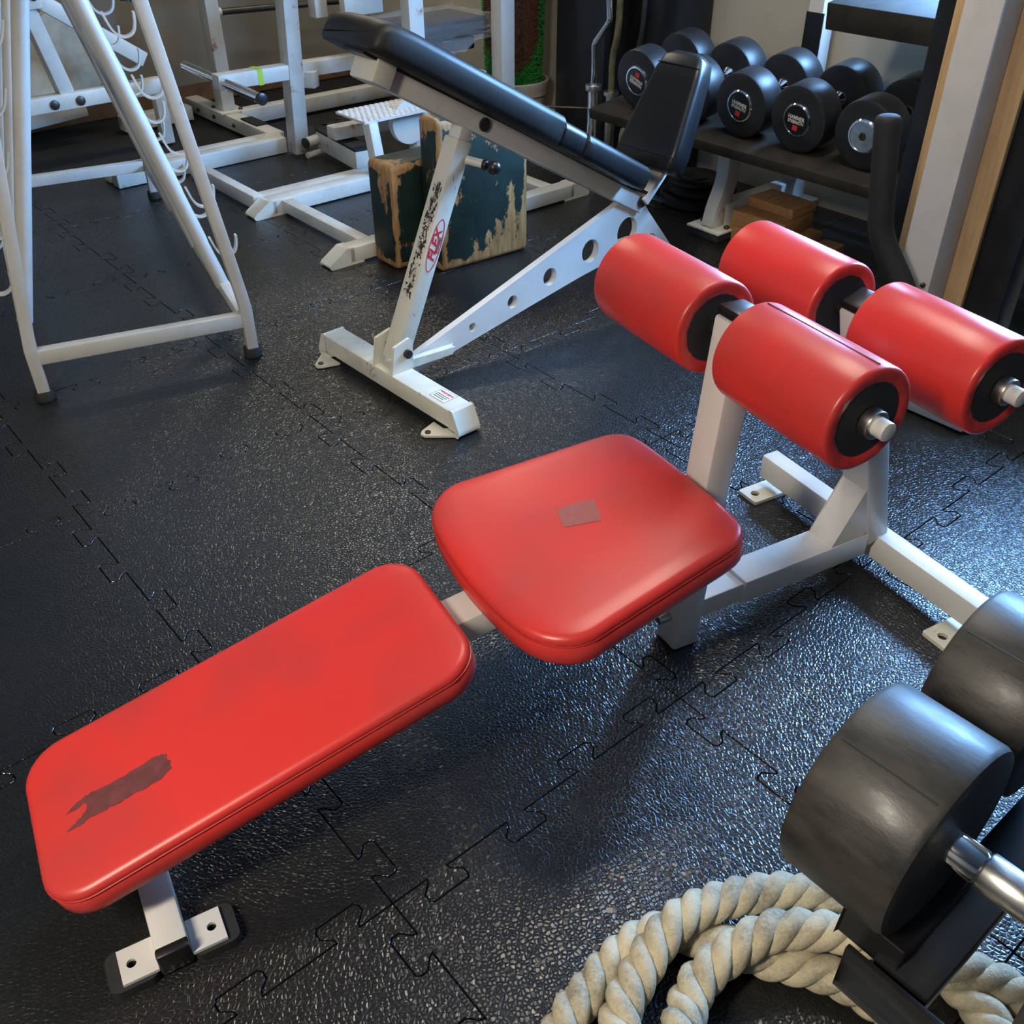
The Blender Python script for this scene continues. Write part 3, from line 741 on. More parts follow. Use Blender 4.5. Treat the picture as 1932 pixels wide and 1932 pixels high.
# ================================================================== WHITE MACHINES AT THE BACK (room frame)
def tube(t, name, p0, p1, w=0.07, h=0.07, mat='machine_white', up=(0, 0, 1), parent=None, bevel=0.006, label=None):
    b = BM(); beam(b, p0, p1, w, h, up=up); return t.part(name, b, M[mat], parent, bevel=bevel, label=label)
def bolt(t, p, d, r=0.013, parent=None):
    b = BM(); lathe(b, p, d, [(0, r), (0.008, r), (0.012, r*0.6)], 14); return t.part('bolt', b, M['dark_steel'], parent)

def lever_machine():
    t = Thing('lever_machine', 'white lever exercise machine with chrome cross handle and lime tape', 'gym machine', ROOM, (2.4, 4.9, 0))
    b = tube(t, 'floor_bar', (2.405, 4.78, 0.036), (2.405, 5.80, 0.036), 0.085, 0.072)
    for y in (5.18, 5.42, 5.62): bolt(t, (2.362, y, 0.036), (-1, 0, 0), 0.011, b)
    bx = BM(); box(bx, 2.38, 2.445, 4.95, 5.13, 0.072, 0.080); t.part('grip_strip', bx, M['foam'])
    tube(t, 'floor_bar', (2.45, 5.29, 0.045), (3.45, 5.29, 0.045), 0.08, 0.078)
    tube(t, 'floor_bar', (1.50, 4.69, 0.040), (2.39, 4.69, 0.040), 0.075, 0.075)
    tube(t, 'floor_bar', (1.50, 4.79, 0.036), (2.42, 4.79, 0.036), 0.075, 0.065)
    # tall post on a foot plate
    bx = BM(); box(bx, 2.34, 2.49, 5.27, 5.44, 0.073, 0.083); fp = t.part('foot_plate', bx, M['machine_white'], bevel=0.002)
    bolt(t, (2.465, 5.29, 0.083), (0, 0, 1), 0.012, fp); bolt(t, (2.365, 5.42, 0.083), (0, 0, 1), 0.012, fp)
    tube(t, 'post', (2.408, 5.355, 0.083), (2.408, 5.355, 1.75), 0.095, 0.075, up=(1, 0, 0))
    tube(t, 'top_beam', (2.408, 5.355, 0.70), (2.85, 5.355, 0.70), 0.075, 0.06)
    b = BM(); cyl(b, (2.455, 5.355, 0.56), (3.20, 5.30, 0.545), 0.017, 16); t.part('guide_rod', b, M['dark_steel'])
    b = BM(); lathe(b, (2.452, 5.355, 0.56), (1, 0, 0), [(0, 0.024), (0.018, 0.024)], 16); t.part('rod_collar', b, M['machine_white'])
    # lever arm pivoting near the floor
    tube(t, 'lever_arm', (2.418, 4.59, 0.010), (2.510, 4.59, 1.70), 0.078, 0.085, mat='rust_white', up=(0, 1, 0))
    b = BM(); cyl(b, (2.52, 4.52, 0.083), (2.41, 4.49, 0.080), 0.024, 18); pv = t.part('pivot_tube', b, M['machine_white'])
    b = BM(); cyl(b, (2.412, 4.4905, 0.080), (2.402, 4.488, 0.0797), 0.025, 18); t.part('pivot_end', b, M['dark_steel'], pv)
    b = BM(); cyl(b, (2.52, 4.51, 0.020), (2.41, 4.49, 0.018), 0.015, 16); t.part('stop_tube', b, M['machine_white'])
    arm = tube(t, 'cross_arm', (2.035, 4.59, 0.402), (3.05, 4.59, 0.390), 0.075, 0.068)
    bx = BM(); box(bx, 2.236, 2.262, 4.5510, 4.6290, 0.3640, 0.4350); t.part('tape_band', bx, M['tape'], arm, label='lime green tape band')
    tube(t, 'stop_bracket', (2.485, 4.60, 0.352), (2.535, 4.53, 0.352), 0.06, 0.075)
    b = BM(); cyl(b, (2.065, 4.20, 0.392), (2.065, 4.98, 0.412), 0.0225, 20); ch = t.part('handle_bar', b, M['chrome'], label='chrome handle bar')
    b = BM(); lathe(b, (2.065, 4.192, 0.392), (0, 1, 0), [(0, 0.018), (0.003, 0.026), (0.02, 0.026)], 20); t.part('bar_end', b, M['black_plastic'], ch)
    # black topped foot beam towards the front
    tube(t, 'foot_beam', (2.535, 4.52, 0.075), (2.485, 4.07, 0.075), 0.09, 0.09)
    bx = BM(); beam(bx, (2.535, 4.52, 0.124), (2.485, 4.07, 0.124), 0.092, 0.012); t.part('grip_strip', bx, M['foam'])
    # parts near the top edge of the picture
    tube(t, 'upper_bracket', (2.66, 4.66, 0.60), (2.66, 4.66, 0.72), 0.07, 0.07, up=(0, 1, 0))
    tube(t, 'upper_bracket', (2.70, 4.50, 0.665), (2.92, 4.50, 0.665), 0.05, 0.10)
    bx = BM(); box(bx, 2.72, 3.02, 4.42, 4.66, 0.715, 0.79); t.part('seat_pad', bx, M['black_vinyl'], bevel=0.03, seg=4)
lever_machine()

def seat_machine():
    t = Thing('seat_machine', 'white multi-post machine with plastic-wrapped seat and tread-plate step', 'gym machine', ROOM, (2.5, 3.8, 0))
    def foot(x0, sgn, y, w=0.075):
        b = BM(); mm = Matrix.Translation((x0, y, 0)) @ Matrix.Diagonal((sgn, 1, 1, 1))
        prism(b, [(-0.02, 0.065), (0.010, 0.066), (0.082, 0.022), (0.090, 0.012), (0.086, 0.004), (0.075, 0.002), (-0.06, 0.002), (-0.06, 0.008), (-0.02, 0.008)], mm, -w/2, w/2)
        t.part('foot_end', b, M['worn_white'], bevel=0.002)
    tube(t, 'floor_bar', (1.83, 3.21, 0.036), (3.02, 3.21, 0.036), 0.075, 0.06); foot(1.83, -1, 3.21); foot(3.02, 1, 3.21)
    tube(t, 'floor_bar', (1.87, 3.90, 0.036), (2.52, 3.90, 0.036), 0.085, 0.064); foot(1.87, -1, 3.90, 0.085)
    tube(t, 'floor_bar', (1.85, 4.00, 0.030), (2.60, 4.00, 0.030), 0.10, 0.05)
    tube(t, 'link_bar', (1.945, 3.86, 0.036), (1.945, 3.24, 0.036), 0.055, 0.052)
    tube(t, 'link_bar', (2.93, 4.30, 0.030), (2.93, 3.24, 0.030), 0.070, 0.052)
    tube(t, 'link_bar', (1.86, 3.96, 0.038), (1.86, 4.62, 0.040), 0.05, 0.062)
    tube(t, 'floor_bar', (2.52, 4.02, 0.030), (3.35, 4.02, 0.030), 0.075, 0.055)
    # tread-plate step
    tube(t, 'step_leg', (2.435, 3.865, 0.06), (2.435, 3.915, 0.285), 0.062, 0.050, up=(1, 0, 0))
    tube(t, 'step_leg', (2.80, 4.02, 0.0), (2.80, 4.02, 0.285), 0.062, 0.050, up=(1, 0, 0))
    b = BM(); box(b, 2.40, 2.80, 3.90, 4.15, 0.285, 0.294); st = t.part('step_plate', b, M['white'])
    b = BM()
    for i in range(14):
        for j in range(9):
            x = 2.412+i*0.029+(0.0145 if j % 2 else 0); y = 3.914+j*0.0275
            if x > 2.79: continue
            lathe(b, (x, y, 0.2935), (0, 0, 1), [(0, 0.0125), (0.003, 0.011), (0.006, 0.005)], 6)
    t.part('tread_studs', b, M['white'], st, kind='stuff')
    tube(t, 'step_brace', (2.42, 4.25, 0.175), (2.95, 4.25, 0.165), 0.075, 0.06)
    b = BM(); lathe(b, (2.70, 3.98, 0.23), (0, 1, 0), [(0, 0.10), (0.035, 0.10)], 30); t.part('cam_disc', b, M['machine_white'])
    # uprights
    tube(t, 'post', (2.775, 4.02, 0.06), (2.775, 4.02, 1.7), 0.082, 0.070, mat='rust_white', up=(0, 1, 0))
    tube(t, 'post', (3.305, 4.02, 0.06), (3.305, 4.02, 1.7), 0.086, 0.082, up=(0, 1, 0), mat='white')
    # wrapped seat
    b = BM(); box(b, 2.82, 3.29, 4.10, 4.42, 0.525, 0.605); sp = t.part('seat_pad', b, M['black_vinyl'], bevel=0.03, seg=4)
    b = BM(); box(b, 2.80, 3.31, 4.08, 4.44, 0.510, 0.617)
    bmesh.ops.subdivide_edges(b, edges=b.edges[:], cuts=7, use_grid_fill=True)
    rr = random.Random(9)
    for v in b.verts:
        v.co += Vector((rr.uniform(-1, 1), rr.uniform(-1, 1), rr.uniform(-1, 1)))*0.008
        if v.co.z < 0.53 and 2.95 < v.co.x < 3.12 and v.co.y < 4.15: v.co.z -= 0.035
    wr = t.part('plastic_wrap', b, M['wrap'], sp, label='crumpled clear plastic wrap')
    b = BM(); box(b, 3.04, 3.24, 4.16, 4.34, 0.455, 0.515); t.part('seat_block', b, M['black_plastic'], bevel=0.01)
    tube(t, 'seat_arm', (3.02, 4.20, 0.33), (3.24, 4.12, 0.33), 0.075, 0.06)
    tube(t, 'seat_arm', (3.30, 4.11, 0.06), (3.20, 4.11, 0.36), 0.070, 0.090, up=(0, 1, 0), mat='worn_white')
    tube(t, 'seat_post', (3.13, 4.26, 0.0), (3.13, 4.26, 0.46), 0.07, 0.07, up=(0, 1, 0))
seat_machine()

def far_machine():
    t = Thing('frame_machine', 'white bolted frame machine behind the hook rack', 'gym machine', ROOM, (1.6, 5.3, 0))
    bm_ = tube(t, 'low_beam', (0.95, 5.22, 0.285), (2.02, 5.22, 0.29), 0.07, 0.072)
    for x in (1.465, 1.59): bolt(t, (x, 5.184, 0.285), (0, -1, 0), 0.022, bm_)
    tube(t, 'slanted_post', (1.545, 5.24, 0.32), (1.36, 5.24, 1.25), 0.07, 0.085, up=(0, 1, 0))
    tube(t, 'slanted_arm', (1.42, 5.20, 0.80), (1.95, 5.20, 0.42), 0.05, 0.07)
    b = BM(); box(b, 1.455, 1.52, 5.15, 5.20, 0.70, 0.80); t.part('pivot_block', b, M['machine_white'], bevel=0.004)
    bolt(t, (1.487, 5.15, 0.75), (0, -1, 0), 0.016)
    for x in (1.10, 2.0): tube(t, 'leg', (x, 5.24, 0.0), (x, 5.24, 0.255), 0.06, 0.06, up=(0, 1, 0))
    tube(t, 'floor_bar', (1.90, 5.60, 0.04), (2.30, 5.60, 0.04), 0.09, 0.075)
    tube(t, 'floor_bar', (1.0, 5.58, 0.11), (1.72, 5.58, 0.16), 0.09, 0.07)
    b = BM(); prism(b, [(1.30, 0.16), (1.62, 0.14), (1.95, 0.30), (1.72, 0.62), (1.50, 0.52)], I4, 5.64, 5.70); t.part('cover_panel', b, M['pipe'], bevel=0.01, label='cream cover panel')
    b = BM(); cyl(b, (1.98, 5.35, 0.66), (2.10, 5.40, 1.25), 0.030, 16); t.part('lever', b, M['black_steel'], label='black lever bar')
far_machine()

# ================================================================== GREEN BLOCKS
def tilted(x, y, a): 
    f = Frame(0, 0, 0); f.m = ROOM.m @ Matrix.Translation((x, y, 0)) @ Matrix.Rotation(R(a), 4, 'Z'); return f
b = BM(); box(b, -0.205, 0.205, -0.062, 0.062, 0, 0.56)
single('step_block', b, M['green_wood'], tilted(2.262, 2.922, -4), (0, 0, 0), 'tall worn green-painted wooden block behind the slanted white strut', 'block', bevel=0.022, seg=3)
b = BM(); box(b, -0.15, 0.15, -0.080, 0.080, 0, 0.395)
single('step_block', b, M['green_wood'], tilted(2.085, 3.085, 0), (0, 0, 0), 'shorter worn green wooden block at the left of the tall one', 'block', bevel=0.022, seg=3)

# ================================================================== DUMBBELL RACK AGAINST THE RIGHT WALL
SLP = 0.13
def shelf_z(x): return 0.405 + SLP*(x-3.125)
def wall_rack():
    t = Thing('dumbbell_rack', 'long low dumbbell rack with dark shelves and cranked white legs', 'rack', ROOM, (3.3, 1.9, 0))
    b = BM(); beam(b, (3.045, 2.06, shelf_z(3.045)-0.022), (3.60, 2.06, shelf_z(3.60)-0.022), 2.14, 0.040); t.part('shelf', b, M['dark_board'], bevel=0.004)
    b = BM(); beam(b, (3.14, 1.24, 0.865), (3.60, 1.24, 0.925), 1.72, 0.085); t.part('shelf', b, M['dark_board'], bevel=0.004)
    for y in (2.47, 1.02):
        pts = [(3.135, y, 0.04), (3.150, y, 0.11), (3.178, y, 0.175), (3.195, y, 0.245), (3.195, y, 0.385)]
        b = BM(); sweep(b, smooth_path(pts, 3), rect(0.075, 0.060), up=(0, 1, 0)); l = t.part('leg', b, M['rust_white'], bevel=0.006)
        bx = BM(); box(bx, 3.075, 3.215, y-0.085, y+0.085, 0.034, 0.043); fp = t.part('foot_plate', bx, M['worn_white'], l, bevel=0.002)
        bx = BM(); box(bx, 3.078, 3.212, y-0.082, y+0.082, 0.0, 0.034); t.part('foot_pad', bx, M['foam'], l, bevel=0.006)
        for s in (-0.062, 0.062): bolt(t, (3.15, y+s, 0.043), (0, 0, 1), 0.012, l)
        tube(t, 'base_beam', (3.17, y, 0.085), (3.66, y, 0.085), 0.065, 0.09, mat='white')
        tube(t, 'back_leg', (3.66, y, 0.05), (3.66, y, 1.30), 0.085, 0.07, mat='white', up=(0, 1, 0))
        bx = BM(); box(bx, 3.60, 3.74, y-0.09, y+0.09, 0.034, 0.045); t.part('foot_plate', bx, M['white'], bevel=0.002)
        bx = BM(); box(bx, 3.605, 3.735, y-0.085, y+0.085, 0.0, 0.034); t.part('foot_pad', bx, M['foam'], bevel=0.004)
    bx = BM(); box(bx, 3.617, 3.6235, 2.43, 2.51, 0.52, 0.78); t.part('label_strip', bx, M['black_plastic'], smooth=False)
    tube(t, 'back_rail', (3.62, 0.95, 0.30), (3.62, 2.52, 0.30), 0.04, 0.12, mat='wall_pale')
wall_rack()

def dumbbell(label, loc_frame, r, head, grip, cap, spin=0.0, base=(0, 0, 0), mat='rubber', gr=0.016):
    """axis along local +x, near outer face at x = 0"""
    t = Thing('dumbbell', label, 'dumbbell', loc_frame, (0, 0, 0), group=None)
    e = 0.010
    for x0 in (0.0, head+grip):
        b = BM(); lathe(b, (x0, 0, 0), (1, 0, 0), [(0, r-e-0.004), (0.001, r-e), (e*0.3, r-e*0.3), (e, r), (head-e, r), (head-e*0.3, r-e*0.3), (head-0.001, r-e), (head, r-e-0.004)], 44)
        t.part('head', b, M[mat], angle=40)
    if mat == 'big_rubber':
        b = BM(); lathe(b, (head-0.002, 0, 0), (1, 0, 0), [(0, gr), (0.034, gr), (0.036, gr*0.9), (grip-0.032, gr*0.9), (grip-0.030, gr), (grip+0.004, gr)], 28); t.part('grip_ends', b, M['chrome'], angle=50, label='chrome grip ends')
        b = BM(); lathe(b, (head+0.036, 0, 0), (1, 0, 0), [(0, gr*1.05), (0.002, gr*1.1), (grip-0.074, gr*1.1), (grip-0.072, gr*1.05)], 28); t.part('grip', b, M['knurl'], angle=50, label='knurled steel grip')
    else:
      b = BM(); lathe(b, (head-0.002, 0, 0), (1, 0, 0), [(0, gr*1.9), (0.010, gr*1.8), (0.022, gr), (grip*0.25, gr), (grip*0.5, gr*1.15), (grip*0.75, gr), (grip-0.018, gr), (grip-0.006, gr*1.8), (grip+0.004, gr*1.9)], 24); t.part('grip', b, M['chrome'], angle=50, label='chrome grip')
    if mat == 'big_rubber':
        for a in (R(118), R(298)):
            for x0 in (0.0, head+grip):
                b = BM(); sweep(b, [(x0+0.012+k*(head-0.024)/6, (r-0.0002)*math.cos(a), (r-0.0002)*math.sin(a)) for k in range(7)], circ(0.0012, 6)); t.part('mould_line', b, M['black_plastic'])
    if cap:
        b = BM(); lathe(b, (0.002, 0, 0), (-1, 0, 0), [(0, r*0.50), (0.006, r*0.495), (0.010, r*0.465), (0.010, r*0.43), (0.006, r*0.415), (0.005, 0.001)], 40); c = t.part('end_cap', b, M['chrome'], label='chrome end cap')
        if cap == 'badge':
            b = BM(); lathe(b, (-0.003, 0, 0), (-1, 0, 0), [(0, r*0.417), (0.0035, r*0.41), (0.004, 0.001)], 36); t.part('badge', b, M['badge'], c)
            mm = basis((-0.0075, 0, 0), (0, -math.cos(spin), math.sin(spin)), (0, math.sin(spin), math.cos(spin)))
            t.part('lettering', text_mesh('HAMMER', r*0.165, mm @ Matrix.Translation((0, r*0.075, 0)), bold=0.0005, squeeze=0.88), M['letter'], c)
            t.part('lettering', text_mesh('STRENGTH', r*0.130, mm @ Matrix.Translation((0, -r*0.055, 0)), bold=0.0004, squeeze=0.88), M['letter'], c)
            b = BM(); box(b, -r*0.085, r*0.085, -r*0.30, -r*0.15, -0.0002, 0.0006, mm); t.part('weight_label', b, M['badge_red'], c, smooth=False)
        else:
            b = BM(); lathe(b, (-0.003, 0, 0), (-1, 0, 0), [(0, r*0.417), (0.0015, r*0.41), (0.002, 0.001)], 36); t.part('cap_plate', b, M['steel'], c)
            b = BM(); lathe(b, (-0.004, 0, 0), (-1, 0, 0), [(0, r*0.12), (0.004, r*0.12), (0.005, r*0.07), (0.002, r*0.06), (0.002, 0.001)], 6); t.part('cap_bolt', b, M['dark_steel'], c)
    return t
labels = ['black round dumbbell at the end of the rack beside the curl bars', 'black round dumbbell mostly hidden behind the folded-up black seat',
          'black dumbbell with upright printed badge, first to the right of the black seat', 'black dumbbell with printed badge just left of the bare-capped one',
          'black dumbbell with bare steel cap and bolt behind the foam handle', 'black dumbbell on the rack hidden by the plywood-backed column', 'black dumbbell peeping out at the right edge of the picture']
for k, y in ((0, 2.925), (1, 2.66), (2, 2.39), (3, 2.13), (4, 1.855), (6, 1.31)):
    r = 0.119
    f = Frame(0, 0, 0); f.m = ROOM.m @ Matrix.Translation((3.115, y, 0.527)) @ Matrix.Rotation(-math.atan(SLP), 4, 'Y')
    t = dumbbell(labels[k], f, r, 0.105, 0.145, 'plain' if k == 4 else 'badge', spin={0: R(160), 1: 0.3, 2: R(-12), 3: R(-6), 6: R(-14)}.get(k, 0.0))
    t.root['group'] = 'dumbbells on the wall rack'

# bars standing by the rack
def bar_stand():
    t = Thing('bar_stand', 'black open bar stand beside the wall rack', 'stand', ROOM, (3.45, 3.35, 0))
    b = BM(); box(b, 3.55, 3.76, 3.56, 3.90, 0, 2.2); t.part('side_panel', b, M['black_steel'], bevel=0.004)
    b = BM(); box(b, 3.70, 3.76, 3.10, 3.56, 0, 2.2); t.part('back_panel', b, M['black_steel'], bevel=0.004)
    b = BM(); box(b, 3.38, 3.70, 3.12, 3.56, 0.0, 0.05); t.part('foot_tray', b, M['black_steel'], bevel=0.004)
    b = BM(); cyl(b, (3.40, 3.80, 0.22), (3.55, 3.62, 0.22), 0.006, 8); cyl(b, (3.40, 3.80, 0.22), (3.40, 3.80, 0.0), 0.006, 8); t.part('wire_guard', b, M['dark_steel'])
bar_stand()
def curl_bar():
    t = Thing('curl_bar', 'chrome zigzag curl bar standing upright in front of the black stand', 'barbell', ROOM, (3.26, 3.32, 0))
    pts = [(3.26, 3.327, 0.42), (3.26, 3.325, 0.47), (3.26, 3.332, 0.585), (3.26, 3.325, 0.60), (3.26, 3.25, 0.685), (3.26, 3.245, 0.705), (3.26, 3.262, 0.86), (3.26, 3.262, 1.0), (3.26, 3.33, 1.09), (3.26, 3.33, 1.4)]
    b = BM(); sweep(b, pts, circ(0.0135, 14), up=(1, 0, 0)); t.part('shaft', b, M['chrome'], angle=60)
    b = BM(); cyl(b, (3.26, 3.325, 0.0), (3.26, 3.327, 0.40), 0.024, 20); t.part('sleeve', b, M['chrome'])
    b = BM(); cyl(b, (3.26, 3.327, 0.40), (3.26, 3.327, 0.425), 0.036, 24); t.part('collar', b, M['steel'], bevel=0.002)
    b = BM(); cyl(b, (3.26, 3.327, 1.4), (3.26, 3.327, 1.8), 0.024, 20); t.part('sleeve', b, M['chrome'])
curl_bar()
def straight_bar(x, y, mat, label, r=0.016):
    t = Thing('barbell', label, 'barbell', ROOM, (x, y, 0.05))
    pts = [(x, y+0.02, 0.33), (x, y+0.022, 0.48), (x, y-0.005, 0.62), (x, y-0.005, 0.9), (x, y+0.02, 1.1), (x, y+0.02, 1.5)]
    b = BM(); sweep(b, smooth_path(pts, 4), circ(r, 12), up=(1, 0, 0)); t.part('shaft', b, M[mat], angle=60)
    b = BM(); cyl(b, (x, y+0.02, 0.05), (x, y+0.02, 0.33), 0.024, 18); t.part('sleeve', b, M['steel'])
    b = BM(); cyl(b, (x, y+0.02, 0.32), (x, y+0.02, 0.338), 0.036, 20); t.part('collar', b, M['steel'])
straight_bar(3.50, 3.43, 'brass', 'tarnished brown cambered bar standing behind the chrome curl bar')
straight_bar(3.62, 3.39, 'dark_steel', 'dark steel bar standing nearest the grey wall', 0.013)
def pad_roll(x, y, mat, label, r):
    b = BM(); lathe(b, (x, y, 0.0), (0, 0, 1), [(0, r*0.9), (0.01, r), (0.22, r), (0.245, r*0.8), (0.25, r*0.3)], 18)
    single('foam_grip', b, M[mat], ROOM, (x, y, 0), label, 'grip', angle=60)
pad_roll(3.30, 3.13, 'bucket', 'pale speckled foam roll standing under the rack end', 0.030)
pad_roll(3.34, 3.19, 'pipe', 'tan foam roll standing behind the pale one', 0.028)

# bristle turf roll in a bucket
def turf():
    cx, cy = 3.545, 4.225
    t = Thing('turf_roll', 'rolled brown and green bristle mat standing in white bucket', 'mat roll', ROOM, (cx, cy, 0.0))
    b = BM(); lathe(b, (cx, cy, 0.03), (0, 0, 1), [(0, 0.135), (1.30, 0.175)], 40); t.part('mat_core', b, M['turf_green'])
    b = BM(); rg = []
    for z in (0.30, 0.36, 0.45, 0.7, 1.30):
        hw = R(62)*min(1.0, math.sqrt(max(0.02, (z-0.29)/0.14))); rad = 0.1385+0.04*(z-0.03)/1.3
        rg.append([Vector((cx+rad*math.cos(R(222)+hw*k/8), cy+rad*math.sin(R(222)+hw*k/8), z)) for k in range(-8, 9)])
    for A, B in zip(rg, rg[1:]):
        va = [b.verts.new(q) for q in A]; vb = [b.verts.new(q) for q in B]
        for k in range(16): b.faces.new((va[k], va[k+1], vb[k+1], vb[k]))
    t.part('brown_panel', b, M['turf_brown'])
    b = BM(); rr = random.Random(4); g = BM()
    for k in range(9000):
        a = rr.uniform(0, 2*math.pi); z = rr.uniform(0.10, 1.25); r = 0.135+0.04*(z-0.03)/1.3
        # the camera-side lobe of the mat is brown, its border green
        da = (a - R(222) + math.pi) % (2*math.pi) - math.pi
        brown = abs(da) < R(62) and z > 0.34 + 0.12*(da/R(62))**2
        bb = b if brown else g
        o = Vector((math.cos(a), math.sin(a), 0)); p = Vector((cx, cy, z)) + o*r
        s = Vector((-o.y, o.x, 0))*0.0045; up = Vector((0, 0, 0.0045)); tip = p + o*rr.uniform(0.010, 0.018) + Vector((0, 0, rr.uniform(-0.006, 0.002)))
        v = [bb.verts.new(q) for q in (p+s, p-s, p+up*1.3, tip)]
        bb.faces.new((v[0], v[1], v[3])); bb.faces.new((v[1], v[2], v[3])); bb.faces.new((v[2], v[0], v[3]))
    t.part('brown_bristles', b, M['turf_brown'], kind='stuff', smooth=False); t.part('green_bristles', g, M['turf_green'], kind='stuff', smooth=False)
    b = BM(); lathe(b, (cx, cy, 0), (0, 0, 1), [(0, 0.145), (0.005, 0.150), (0.19, 0.170), (0.195, 0.180), (0.225, 0.182), (0.232, 0.186), (0.262, 0.188), (0.266, 0.180), (0.262, 0.172), (0.02, 0.146)], 40)
    single('bucket', b, M['bucket'], ROOM, (cx, cy, 0), 'white plastic bucket holding the bristle mat roll', 'bucket', angle=50)
turf()
b = BM(); cyl(b, (3.73, 4.02, 0), (3.73, 4.02, ZC), 0.036, 24)
single('wall_pipe', b, M['pipe'], ROOM, (3.73, 4.02, 0), 'cream vertical pipe between the bristle roll and black stand', 'pipe')

# plates and timber under the rack
for k, (x, y, z, r, tt) in enumerate(((3.42, 2.80, 0.0, 0.165, 0.045), (3.44, 2.79, 0.045, 0.155, 0.038), (3.41, 2.81, 0.083, 0.120, 0.03))):
    b = BM(); lathe(b, (x, y, z), (0, 0, 1), [(0, 0.026), (0, r-0.01), (0.008, r), (tt-0.008, r), (tt, r-0.012), (tt-0.008, r-0.03), (tt-0.008, 0.06), (tt, 0.055), (tt, 0.026)], 40)
    bmesh.ops.remove_doubles(b, verts=b.verts, dist=1e-6)
    single('weight_plate', b, M['rubber'], ROOM, (x, y, z), ['bottom black weight plate of the pile on the floor under rack', 'middle black weight plate of the pile under the rack', 'smallest top black weight plate of the pile under the rack'][k], 'weight plate', 'plates under the wall rack')
for k, (x0, x1, y0, y1, z0, z1, a) in enumerate(((3.16, 3.40, 2.12, 2.42, 0.0, 0.052, 0), (3.19, 3.40, 2.17, 2.42, 0.052, 0.112, 3), (3.27, 3.42, 2.18, 2.41, 0.112, 0.150, -2), (3.13, 3.35, 1.97, 2.06, 0.0, 0.05, 6))):
    b = BM(); cx, cy = (x0+x1)/2, (y0+y1)/2
    box(b, x0-cx, x1-cx, y0-cy, y1-cy, z0, z1, Matrix.Rotation(R(a), 4, 'Z'))
    for v in b.verts: v.co.x += cx; v.co.y += cy
    single('timber_block', b, M['lumber'], ROOM, (cx, cy, z0), ['widest bottom timber offcut of the pile beside the rack foot', 'middle timber offcut of the pile beside the rack foot', 'top timber offcut of the pile beside the rack foot', 'short timber offcut lying right of the pile'][k], 'timber', 'timber offcuts under the rack', bevel=0.004)

# ================================================================== COLUMN MACHINE (right edge)
def column_machine():
    t = Thing('column_machine', 'tall white column on plywood backing with black foam handle', 'gym machine', ROOM, (2.62, 1.27, 0))
    b = BM(); box(b, 2.575, 2.680, 1.232, 1.335, 0.0, 2.2); c = t.part('column', b, M['white'], bevel=0.006)
    for y, z in ((1.318, 0.352), (1.250, 0.338)): bolt(t, (2.575, y, z), (-1, 0, 0), 0.007, c)
    b = BM(); box(b, 2.680, 2.700, 1.175, 1.410, 0.02, 2.2); t.part('backing_board', b, M['plywood'], bevel=0.002, label='pale plywood board')
    b = BM(); box(b, 2.700, 2.800, 1.385, 1.470, 0.0, 2.2); t.part('black_upright', b, M['black_steel'], bevel=0.004)
    b = BM(); box(b, 2.700, 2.800, 1.070, 1.180, 0.0, 2.2); t.part('black_upright', b, M['black_steel'], bevel=0.004)
    tube(t, 'base_bar', (2.53, 1.42, 0.035), (2.53, 0.98, 0.035), 0.11, 0.055, mat='white')
    b = BM(); lathe(b, (2.49, 1.02, 0.062), (0, 0, 1), [(0, 0.012), (0.008, 0.010)], 10); t.part('bolt', b, M['steel'])
    # bent handle bar in black foam
    pts = [(2.46, 1.405, 0.795), (2.46, 1.400, 0.755), (2.46, 1.372, 0.58), (2.465, 1.358, 0.50), (2.475, 1.330, 0.44), (2.49, 1.275, 0.36), (2.50, 1.250, 0.31), (2.515, 1.235, 0.24)]
    P = smooth_path(pts, 5)
    bm = BM(); rings = []
    ref = Vector((1, 0, 0))
    for i, p in enumerate(P):
        d = (P[min(i+1, len(P)-1)]-P[max(i-1, 0)]).normalized(); s = (ref-d*ref.dot(d)).normalized(); u = s.cross(d)
        r = 0.034*math.sqrt(max(0.02, 1-max(0, 1-i/4.2)**2))
        rings.append([p + s*r*math.cos(2*math.pi*k/18) + u*r*math.sin(2*math.pi*k/18) for k in range(18)])
    rings_to_bm(bm, rings); t.part('foam_handle', bm, M['foam'], angle=70, label='bent black foam-covered handle')
    b = BM(); sweep(b, smooth_path([(2.515, 1.235, 0.26), (2.53, 1.23, 0.16), (2.53, 1.22, 0.06)], 4), circ(0.016, 12), up=(1, 0, 0)); t.part('handle_tube', b, M['black_steel'])
column_machine()

